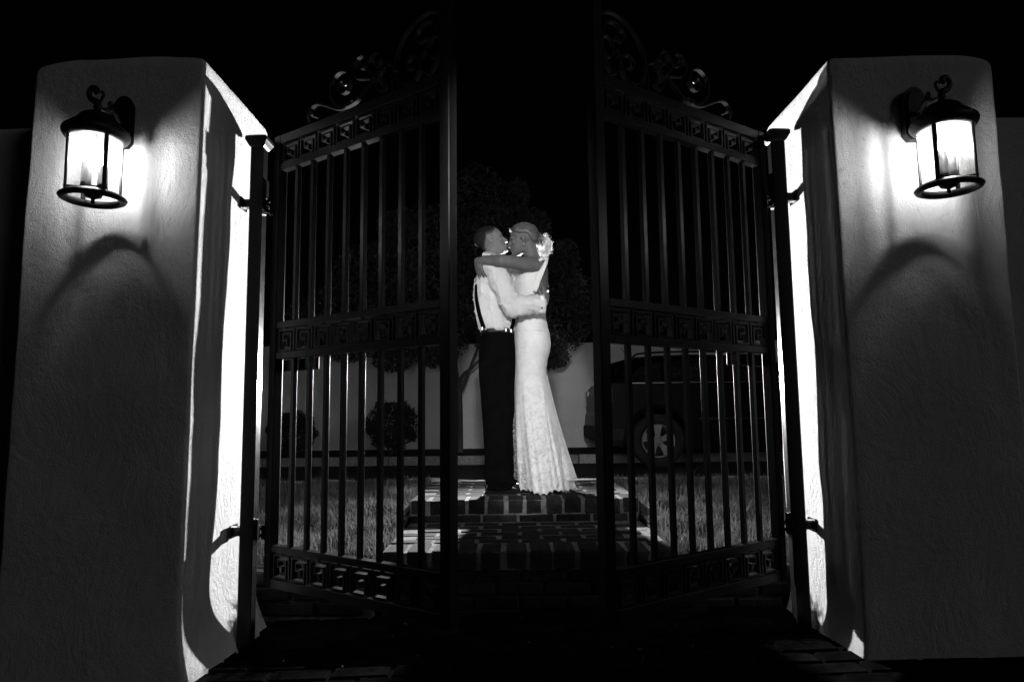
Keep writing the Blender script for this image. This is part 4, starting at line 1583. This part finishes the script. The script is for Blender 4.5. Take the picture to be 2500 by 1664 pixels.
# suspenders
def strap(pts, w, th, name, mat):
    bm = bmesh.new()
    pts = spline(pts, 5)
    rings = []
    for i, p in enumerate(pts):
        a = pts[max(0, i - 1)]; b = pts[min(len(pts) - 1, i + 1)]
        t = (b - a).normalized()
        out = Vector((p.x + .15, (p.y - GY) * .7, 0)).normalized()
        s_ = t.cross(out).normalized()
        o_ = s_.cross(t).normalized()
        if o_.dot(out) < 0: o_ = -o_
        rings.append([p + s_ * w + o_ * th, p - s_ * w + o_ * th, p - s_ * w - o_ * th, p + s_ * w - o_ * th])
    loft(bm, rings)
    return GL(put(name, bm, mat, groom))
sb = strap([(-.222, GY - .135, 1.470), (-.254, GY - .140, 1.58), (-.274, GY - .118, 1.70), (-.270, GY - .075, 1.82), (-.242, GY - .065, 1.92), (-.19, GY - .085, 1.955)], .016, .003, 'suspender', MAT['trousers'])
strap([(-.222, GY + .135, 1.470), (-.252, GY + .125, 1.58), (-.272, GY + .100, 1.70), (-.266, GY + .06, 1.82), (-.235, GY + .055, 1.92), (-.19, GY + .085, 1.955)], .016, .003, 'suspender', MAT['trousers'])
strap([(-.040, GY - .120, 1.462), (-.022, GY - .120, 1.52), (-.016, GY - .118, 1.60), (-.018, GY - .115, 1.72), (-.055, GY - .105, 1.84), (-.12, GY - .092, 1.935)], .016, .003, 'suspender', MAT['trousers'])
strap([(-.040, GY + .120, 1.462), (-.022, GY + .120, 1.52), (-.016, GY + .118, 1.60), (-.018, GY + .115, 1.72), (-.055, GY + .105, 1.84), (-.12, GY + .092, 1.935)], .016, .003, 'suspender', MAT['trousers'])
for (x, y, z) in ((-.232, GY - .140, 1.468), (-.040, GY - .128, 1.452), (-.075, GY - .158, 1.455)):
    bm = bmesh.new()
    box(bm, x - .005, x + .005, y - .008, y + .004, z - .012, z + .012, .003)
    GL(put('clip', bm, MAT['metal'], groom))
# shoes
for sy, ox in ((-1, -.008), (1, .05)):
    bm = bmesh.new()
    prof = [(-.110, .034, .030, .410), (-.095, .038, .040, .418), (-.05, .036, .050, .432), (.0, .037, .050, .432), (.045, .042, .040, .418), (.09, .045, .030, .406), (.135, .040, .024, .401), (.165, .026, .018, .398), (.178, .010, .010, .396)]
    rings = []
    for (x, hw, hh, zc) in prof:
        zt = .387 + hh * 1.9
        ring = []
        for i in range(20):
            a = 2 * math.pi * i / 20
            zz = .389 + (zt - .389) * (0.5 + 0.5 * math.sin(a))
            if math.sin(a) < -.2: zz = .3875
            ring.append(Vector((-.105 + ox + x, GY + sy * .088 + hw * math.cos(a) * (1.06 if math.sin(a) < 0 else .92), zz)))
        rings.append(ring)
    loft(bm, rings)
    GL(put('shoe', bm, MAT['shoe'], groom, smooth=True))
# cropped hair shell
def hair_cap(M4, keep, grow, sub=4, rough=.0):
    t = bmesh.new()
    ball(t, (-.012, 0, .150), (.098 + grow, .076 + grow, .080 + grow), sub)
    dele = [f for f in t.faces if not keep(f.calc_center_median())]
    bmesh.ops.delete(t, geom=dele, context='FACES')
    ext = bmesh.ops.solidify(t, geom=t.faces[:], thickness=-.008)
    if rough:
        for v in t.verts:
            v.co += v.co.normalized() * rough * noise.noise(v.co * 60)
    bmesh.ops.transform(t, matrix=M4, verts=t.verts)
    return t
def fade_hair():
    t = bmesh.new()
    ball(t, (-.012, 0, .150), (.0985, .0765, .0805), 5)
    lay_ = t.verts.layers.float.new('fade')
    for v in t.verts:
        c = v.co
        line = .172 - .55 * (.062 - c.x) if c.x > -.03 else .1215 - 1.5 * (-.03 - c.x)
        line = max(line, .055)
        if c.x > .055: line = max(line, .188)
        if abs(c.x + .004) < .020: line = max(line, .148)
        f = min(1, max(0, (c.z - line) / .028))
        v[lay_] = f
        k = (-.004 + .0075 * min(1, f * 3))
        d = (c - Vector((-.012, 0, .150))).normalized()
        v.co = c + d * k + d * .0008 * noise.noise(c * 300) * f
    bmesh.ops.transform(t, matrix=Mh, verts=t.verts)
    return t
hm = MAT['hair_m']
nt = hm.node_tree
att = N(nt, 'ShaderNodeAttribute', attribute_name='fade')
bs_ = [n for n in nt.nodes if n.type == 'BSDF_PRINCIPLED'][0]
old = bs_.inputs['Base Color'].links[0].from_socket
mxf = N(nt, 'ShaderNodeMix')
mxf.data_type = 'FLOAT'
nt.links.new(att.outputs['Fac'], mxf.inputs[0])
mxf.inputs[2].default_value = 0.085
nt.links.new(old, mxf.inputs[3])
nt.links.new(mxf.outputs[0], bs_.inputs['Base Color'])
GL(put('hair', fade_hair(), hm, groom, smooth=True))
def eyes(M4, parent, fn, female=False):
    for sy in (-1, 1):
        bm = bmesh.new()
        ball(bm, (.0795, sy * .031, .1165), (.0055, .0105, .0040), 2)
        bmesh.ops.transform(bm, matrix=M4, verts=bm.verts)
        o = put('eye', bm, MAT['eye'], parent, smooth=True); o.data.transform(Matrix.Translation(-Vector(parent.location)))
        bm = bmesh.new()
        tube(bm, [Vector((.0895, sy * .014, .1365)), Vector((.0905, sy * .028, .1415)), Vector((.078, sy * .046, .1375))], [.0022, .003, .0016], 6)
        bmesh.ops.transform(bm, matrix=M4, verts=bm.verts)
        o = put('eyebrow', bm, MAT['belt'], parent, smooth=True); o.data.transform(Matrix.Translation(-Vector(parent.location)))
eyes(Mh, groom, GL)

# ---------------------------------------------------------------- bride
bride = empty('person', (.12, GY, .385))
tag(bride, 'woman with curly pinned-up hair in long fitted white lace wedding dress embracing the man', 'person')
BH = frame((.060, GY - .01, 1.990), math.radians(180 - 3), math.radians(-6), 0, .955)
bm = bmesh.new()
head(bm, BH, True)
tube(bm, [Vector((.082, GY, 2.085)), Vector((.098, GY, 2.03)), Vector((.113, GY, 1.98)), Vector((.124, GY, 1.94)), Vector((.130, GY, 1.88))], [.054, .050, .048, .054, .07], 20)
brows = [(.86, .115, .085, .09), (1.00, .105, .080, .11), (1.15, .100, .078, .110), (1.30, .112, .095, .140), (1.38, .112, .098, .145), (1.46, .106, .090, .132), (1.56, .102, .084, .115), (1.62, .103, .086, .116), (1.70, .108, .098, .130),
         (1.78, .110, .108, .138), (1.83, .124, .096, .143), (1.88, .148, .074, .156), (1.92, .142, .070, .150), (1.945, .135, .060, .10), (1.97, .128, .045, .055)]
loft(bm, [ell(cx, GY, z, rx, ry, 32, 2.1) for z, cx, rx, ry in brows])
for sy in (-1, 1):
    tube(bm, [Vector((.11, GY + sy * .07, 1.0)), Vector((.10, GY + sy * .06, .7)), Vector((.11, GY + sy * .05, .47))], [.058, .045, .036], 14)
    tube(bm, [Vector((.11, GY + sy * .05, .45)), Vector((.01, GY + sy * .05, .41))], [.028, .022], 10)
# near arm: shoulder -> elbow over his shoulder -> wrist behind his neck -> hand hanging
bs = S(.152, 1.908, 4.53)
be = S(-.100, 1.945, 4.40)
bw_ = S(-.262, 1.945, 4.50)
tube(bm, [bs + Vector((.0, .02, -.005)), bs * .66 + be * .34, bs * .33 + be * .67, be], [.054, .047, .044, .041], 20)
tube(bm, [be, be * .6 + bw_ * .4, bw_], [.041, .038, .026], 18)
ball(bm, bs + Vector((.008, .010, 0)), (.050, .046, .052), 3)
hand(bm, bw_ + Vector((-.004, .0, -.006)), (.28, -.10, -1.0), (.80, .55, .1), -1, .98, .26, .10)
# far arm
bs2 = Vector((.125, GY + .13, 1.905)); be2 = Vector((-.10, GY + .235, 1.955)); bw2 = Vector((-.265, GY + .10, 1.945))
tube(bm, [bs2, be2], [.050, .040], 18)
tube(bm, [be2, bw2], [.040, .026], 18)
hand(bm, bw2, (-.2, -.9, -.2), (.9, -.2, .0), -1, .80, .2, .1)
me = fuse(bm, .0042, 3, .5)
def BL(o):
    o.data.transform(Matrix.Translation(-Vector(bride.location)))
    return o
BL(put('body', me, MAT['skin_f'], bride, smooth=True))

# dress
drows = [  # z, left x, right x, half width y
    (.392, .008, .342, .235), (.46, .002, .334, .226), (.60, -.012, .312, .200), (.78, -.020, .276, .172), (.92, -.024, .246, .150), (1.02, -.024, .222, .138), (1.10, -.022, .204, .134), (1.15, -.020, .197, .134),
    (1.20, -.020, .196, .138), (1.26, -.020, .207, .148), (1.32, -.020, .225, .164), (1.37, -.020, .232, .172), (1.43, -.018, .226, .168), (1.49, -.014, .212, .152), (1.56, -.010, .200, .134), (1.62, -.010, .197, .128),
    (1.69, -.014, .206, .134), (1.76, -.022, .222, .144), (1.80, -.022, .228, .150), (1.83, -.006, .231, .153), (1.86, .030, .233, .158), (1.88, .062, .232, .160), (1.90, .085, .230, .163), (1.94, .095, .212, .155), (1.958, .095, .195, .140)]
def dress_pt(z, a):
    l, r, hw = lerp_rows(drows, z)
    cx, rx = (l + r) / 2, (r - l) / 2
    low = max(0, min(1, (1.18 - z) / .75))
    k = 0
    if low > 0:
        k = low * (0.030 * math.sin(7 * a + 1.3 + z * .6) + .020 * math.sin(11 * a + .4 - z * 1.1) + .012 * math.sin(19 * a + 2))
    ex = 2.15
    ca, sa = math.cos(a), math.sin(a)
    x = rx * math.copysign(abs(ca) ** (2 / ex), ca)
    y = hw * math.copysign(abs(sa) ** (2 / ex), sa)
    m_ = 1 + k * 2.0
    if ca > .8: m_ = 1 + k
    return Vector((cx + x * m_, GY + y * m_, z))
def dress_shell(z0, z1, nz, na, keep, hem=False):
    bm = bmesh.new()
    grid = []
    for j in range(nz + 1):
        row_ = []
        for i in range(na):
            a = 2 * math.pi * i / na
            z = z0 + (z1 - z0) * j / nz
            if hem:
                # scalloped lace hem, falling to the platform
                sc = .015 * abs(math.sin(a * 14)) + .010 * math.sin(a * 5 + 1)
                f = max(0, 1 - j / 14)
                z = z + sc * f
            p = dress_pt(z, a)
            w = Vector((p.x * 9, p.y * 9, p.z * 6))
            if z > 1.1:
                p += Vector((math.cos(a), math.sin(a), 0)) * .003 * noise.noise(w * 1.6)
            row_.append(bm.verts.new(p))
        grid.append(row_)
    for j in range(nz):
        for i in range(na):
            f = (grid[j][i], grid[j][(i + 1) % na], grid[j + 1][(i + 1) % na], grid[j + 1][i])
            c = (f[0].co + f[2].co) / 2
            if keep(c):
                bm.faces.new(f)
    loose = [v for v in bm.verts if not v.link_faces]
    bmesh.ops.delete(bm, geom=loose, context='VERTS')
    bmesh.ops.recalc_face_normals(bm, faces=bm.faces)
    bmesh.ops.solidify(bm, geom=bm.faces[:], thickness=.003)
    return bm
def keep_bodice(c):
    if c.z > 1.66:
        xl = .125 + (c.z - 1.70) * .40           # edge of the low open back
        if c.x > max(xl, .118): return False
    if c.z > 1.865 and c.x < .118 + (c.z - 1.865) * .55: return False
    return True
BL(put('bodice', dress_shell(1.452, 1.955, 90, 160, keep_bodice), MAT['lace'], bride, smooth=True))
for sg in (-1, 1):
    bm = bmesh.new()
    Lp = spline([(.198, sg * .118, 1.955), (.186, sg * .172, 1.905), (.150, sg * .178, 1.845), (.122, sg * .160, 1.785), (.112, sg * .140, 1.715)], 5)
    Rp = spline([(.219, sg * .112, 1.950), (.206, sg * .160, 1.895), (.182, sg * .166, 1.835), (.158, sg * .154, 1.775), (.136, sg * .138, 1.710)], 5)
    g_ = []
    for a, b in zip(Lp, Rp):
        g_.append([bm.verts.new(a.lerp(b, i / 7) + Vector((0, GY + sg * .0022 * math.sin(i * 2.4), 0))) for i in range(8)])
    for r0_, r1_ in zip(g_, g_[1:]):
        for i in range(7):
            bm.faces.new((r0_[i], r0_[i + 1], r1_[i + 1], r1_[i]))
    bmesh.ops.recalc_face_normals(bm, faces=bm.faces)
    bmesh.ops.solidify(bm, geom=bm.faces[:], thickness=.003)
    BL(put('shoulder_strap', bm, MAT['lace'], bride, smooth=True))
BL(put('skirt', dress_shell(.390, 1.4515, 110, 200, lambda c: True, True), MAT['lace'], bride, smooth=True))
# train falling behind: gored panel
def panel(name, mat, pts_top, pts_bot, n, m_, wave, seed):
    bm = bmesh.new()
    g = []
    for j in range(m_ + 1):
        t = j / m_
        row_ = []
        for i in range(n + 1):
            s_ = i / n
            a = Vector(pts_top[0]).lerp(Vector(pts_top[1]), s_)
            b = Vector(pts_bot[0]).lerp(Vector(pts_bot[1]), s_)
            p = a.lerp(b, t)
            p.x += .012 * math.sin(t * math.pi) * (-1)
            p += Vector((.3, -1, 0)).normalized() * wave * t * math.sin(s_ * 9.4 + seed + t * 1.3)
            if j == m_: p.z += .016 * abs(math.sin(s_ * 9))
            row_.append(bm.verts.new(p))
        g.append(row_)
    for j in range(m_):
        for i in range(n):
            bm.faces.new((g[j][i], g[j][i + 1], g[j + 1][i + 1], g[j + 1][i]))
    bmesh.ops.recalc_face_normals(bm, faces=bm.faces)
    bmesh.ops.solidify(bm, geom=bm.faces[:], thickness=.0025)
    return BL(put(name, bm, mat, bride, smooth=True))
panel('train', MAT['lace'], ((.160, GY - .095, 1.17), (.200, GY + .02, 1.165)), ((.235, GY - .235, .440), (.398, GY - .02, .455)), 26, 50, .014, 0.4)
panel('lining', MAT['satin'], ((.26, GY - .12, .66), (.315, GY - .02, .68)), ((.275, GY - .215, .400), (.385, GY - .06, .392)), 16, 20, .010, 2.0)
panel('lace_overskirt', MAT['net'], ((-.016, GY + .05, .95), (.05, GY - .04, .97)), ((-.066, GY + .02, .50), (.06, GY - .21, .400)), 18, 40, .012, 1.0)
bm = bmesh.new()
tube(bm, [dress_pt(1.452, 2 * math.pi * i / 60) + Vector((0, 0, 0)) for i in range(61)], .0012, 6, round_ends=False)
BL(put('waist_seam', bm, MAT['lace'], bride, smooth=True))
# hair: smooth cap swept back into a curly bun
def swept_hair():
    t = bmesh.new()
    ball(t, (-.012, 0, .150), (.0975, .0755, .0800), 5)
    for v in t.verts:
        c = v.co.copy()
        if c.x > .02: line = .150 + (c.x - .02) * .85
        elif c.x > -.035: line = .148
        else: line = .148 - (-.035 - c.x) * 1.9
        line = max(line, .070)
        f = min(1, max(-.3, (c.z - line) / .016))
        d = (c - Vector((-.012, 0, .150))).normalized()
        a = math.atan2(c.y, c.z - .14)
        k = .013 * max(0, f) ** .6 if f > 0 else f * .03
        crown = max(0, (c.z - .16) / .08)
        k += .004 * crown * (f > 0)
        if f > 0:
            k += .0016 * math.sin(a * 34 + c.x * 40 + 2 * noise.noise(c * 30)) + .002 * noise.noise(c * 22)
        v.co = c + d * k
    bmesh.ops.transform(t, matrix=BH, verts=t.verts)
    return t
BL(put('hair', swept_hair(), MAT['hair_f'], bride, smooth=True))
rr = random.Random(5)
bunc = Vector((.192, GY, 2.075))
bm = bmesh.new()
def curl_strand(c, rad, turns, axis, r, stray=0.0, n=20):
    axis = Vector(axis).normalized()
    u = axis.orthogonal().normalized(); w = axis.cross(u)
    ph = rr.uniform(0, 6.28)
    pts = []
    for i in range(n):
        t = i / (n - 1)
        a = ph + turns * 6.283 * t
        rd = rad * (1 - .35 * t)
        pts.append(c + u * rd * math.cos(a) + w * rd * math.sin(a) + axis * t * stray)
    tube(bm, pts, r, 4, round_ends=False)
# pinned rolls making the body of the bun
for k in range(44):
    d = Vector((rr.gauss(0, .8), rr.gauss(0, 1), rr.gauss(.15, .9))).normalized()
    c = bunc + Vector((d.x * .020 - .026, d.y * .034, d.z * .030 + .026))
    curl_strand(c, rr.uniform(.014, .026), rr.uniform(.8, 1.3), (rr.gauss(0, 1), rr.gauss(0, 1), rr.gauss(0, 1)), rr.uniform(.0035, .0060), rr.uniform(.0, .01), 16)
tag(BL(put('bun', bm, MAT['hair_f'], bride, smooth=True)), kind='stuff')
bm = bmesh.new()
for k in range(230):
    d = Vector((rr.gauss(.45, .7), rr.gauss(0, 1), rr.gauss(-.25, .9))).normalized()
    c = bunc + Vector((d.x * .048, d.y * .046, d.z * .066 - .012))
    curl_strand(c, rr.uniform(.008, .020), rr.uniform(.8, 1.7), (rr.gauss(0, 1), rr.gauss(0, 1), rr.gauss(0, 1)), rr.uniform(.0007, .0015), rr.uniform(.0, .016))
for k in range(30):
    d = Vector((rr.uniform(.1, 1), rr.gauss(0, .5), rr.gauss(-.3, .8))).normalized()
    c = bunc + Vector((d.x * .056, d.y * .05, d.z * .078 - .01))
    curl_strand(c, rr.uniform(.006, .013), rr.uniform(.6, 1.3), d, rr.uniform(.0006, .0010), rr.uniform(.008, .022))
for k in range(4):   # fine strands at the hairline
    c = BH @ Vector((.078, rr.uniform(-.05, .05), .195 + rr.uniform(-.012, .012)))
    curl_strand(c, rr.uniform(.005, .010), rr.uniform(.5, 1), (-.3, rr.gauss(0, .6), .4), .0006, .02)
tag(BL(put('loose_curls', bm, MAT['curl'], bride)), kind='stuff')
# one fine strand falling beside the face, and locks drawn back over the ear
for kk, (a, b, c_, e) in enumerate([((.066, .190), (.058, .160), (.044, .120), (.046, .075)), ((.066, .185), (.03, .165), (-.03, .150), (-.085, .135)), ((.05, .200), (.0, .185), (-.05, .165), (-.088, .150))]):
    bm = bmesh.new()
    sd = 1
    q = spline([BH @ Vector((x_, sd * yy, z_)) for (x_, z_), yy in zip((a, b, c_, e), (.062, .074, .075, .068) if kk == 0 else (.060, .084, .083, .055))], 6)
    tube(bm, q, [(.0012 if kk == 0 else .0042) for i in range(len(q))], 6, round_ends=False)
    BL(put('hair_lock', bm, MAT['hair_f'], bride, smooth=True))
eyes(BH, bride, BL, True)
bm = bmesh.new()
pe = BH @ Vector((-.002, -.0, .078))
pe = Vector((pe.x, (BH @ Vector((0, .080, .08))).y if (BH @ Vector((0, .080, .08))).y < GY else (BH @ Vector((0, -.080, .08))).y, pe.z))
ball(bm, pe + Vector((0, 0, .012)), .0035, 2)
tube(bm, [pe + Vector((0, 0, .010)), pe - Vector((0, 0, .004))], .0012, 6)
ball(bm, pe - Vector((0, 0, .010)), (.0045, .0045, .0075), 2)
BL(put('earring', bm, MAT['metal'], bride, smooth=True))

# ================================================================== small things on the ground
rs = np.random.RandomState(21)
V, Fc = [], []
for k in range(46):
    if k < 16:
        x, y = rs.uniform(-1.0, 1.0), rs.uniform(2.45, 3.2)
        z = 0.012 + .022 * x
    else:
        x = rs.choice([-1, 1]) * rs.uniform(.72, 1.1); y = rs.uniform(3.3, 4.4); z = lawn_h(x, y) + .02
    a = rs.uniform(0, 6.28); L = rs.uniform(.007, .018); w = L * .4
    ca, sa = math.cos(a), math.sin(a)
    i = len(V)
    V += [(x - L * ca, y - L * sa, z), (x - w * sa, y + w * ca, z + rs.uniform(.002, .012)), (x + L * ca, y + L * sa, z + rs.uniform(0, .006)), (x + w * sa, y - w * ca, z + rs.uniform(.0, .010))]
    Fc += [(i, i + 1, i + 2), (i, i + 2, i + 3)]
me = bpy.data.meshes.new('fallen_leaves')
me.from_pydata(V, [], Fc)
MAT['dry_leaf'] = pbr('dry_leaf', 0.05, 0.13, rough=0.8, scale=30, translucent=0.3)
tag(put('fallen_leaves', me, MAT['dry_leaf']), 'small dry leaves scattered over the dark paving and grass edges', 'leaves', kind='stuff')
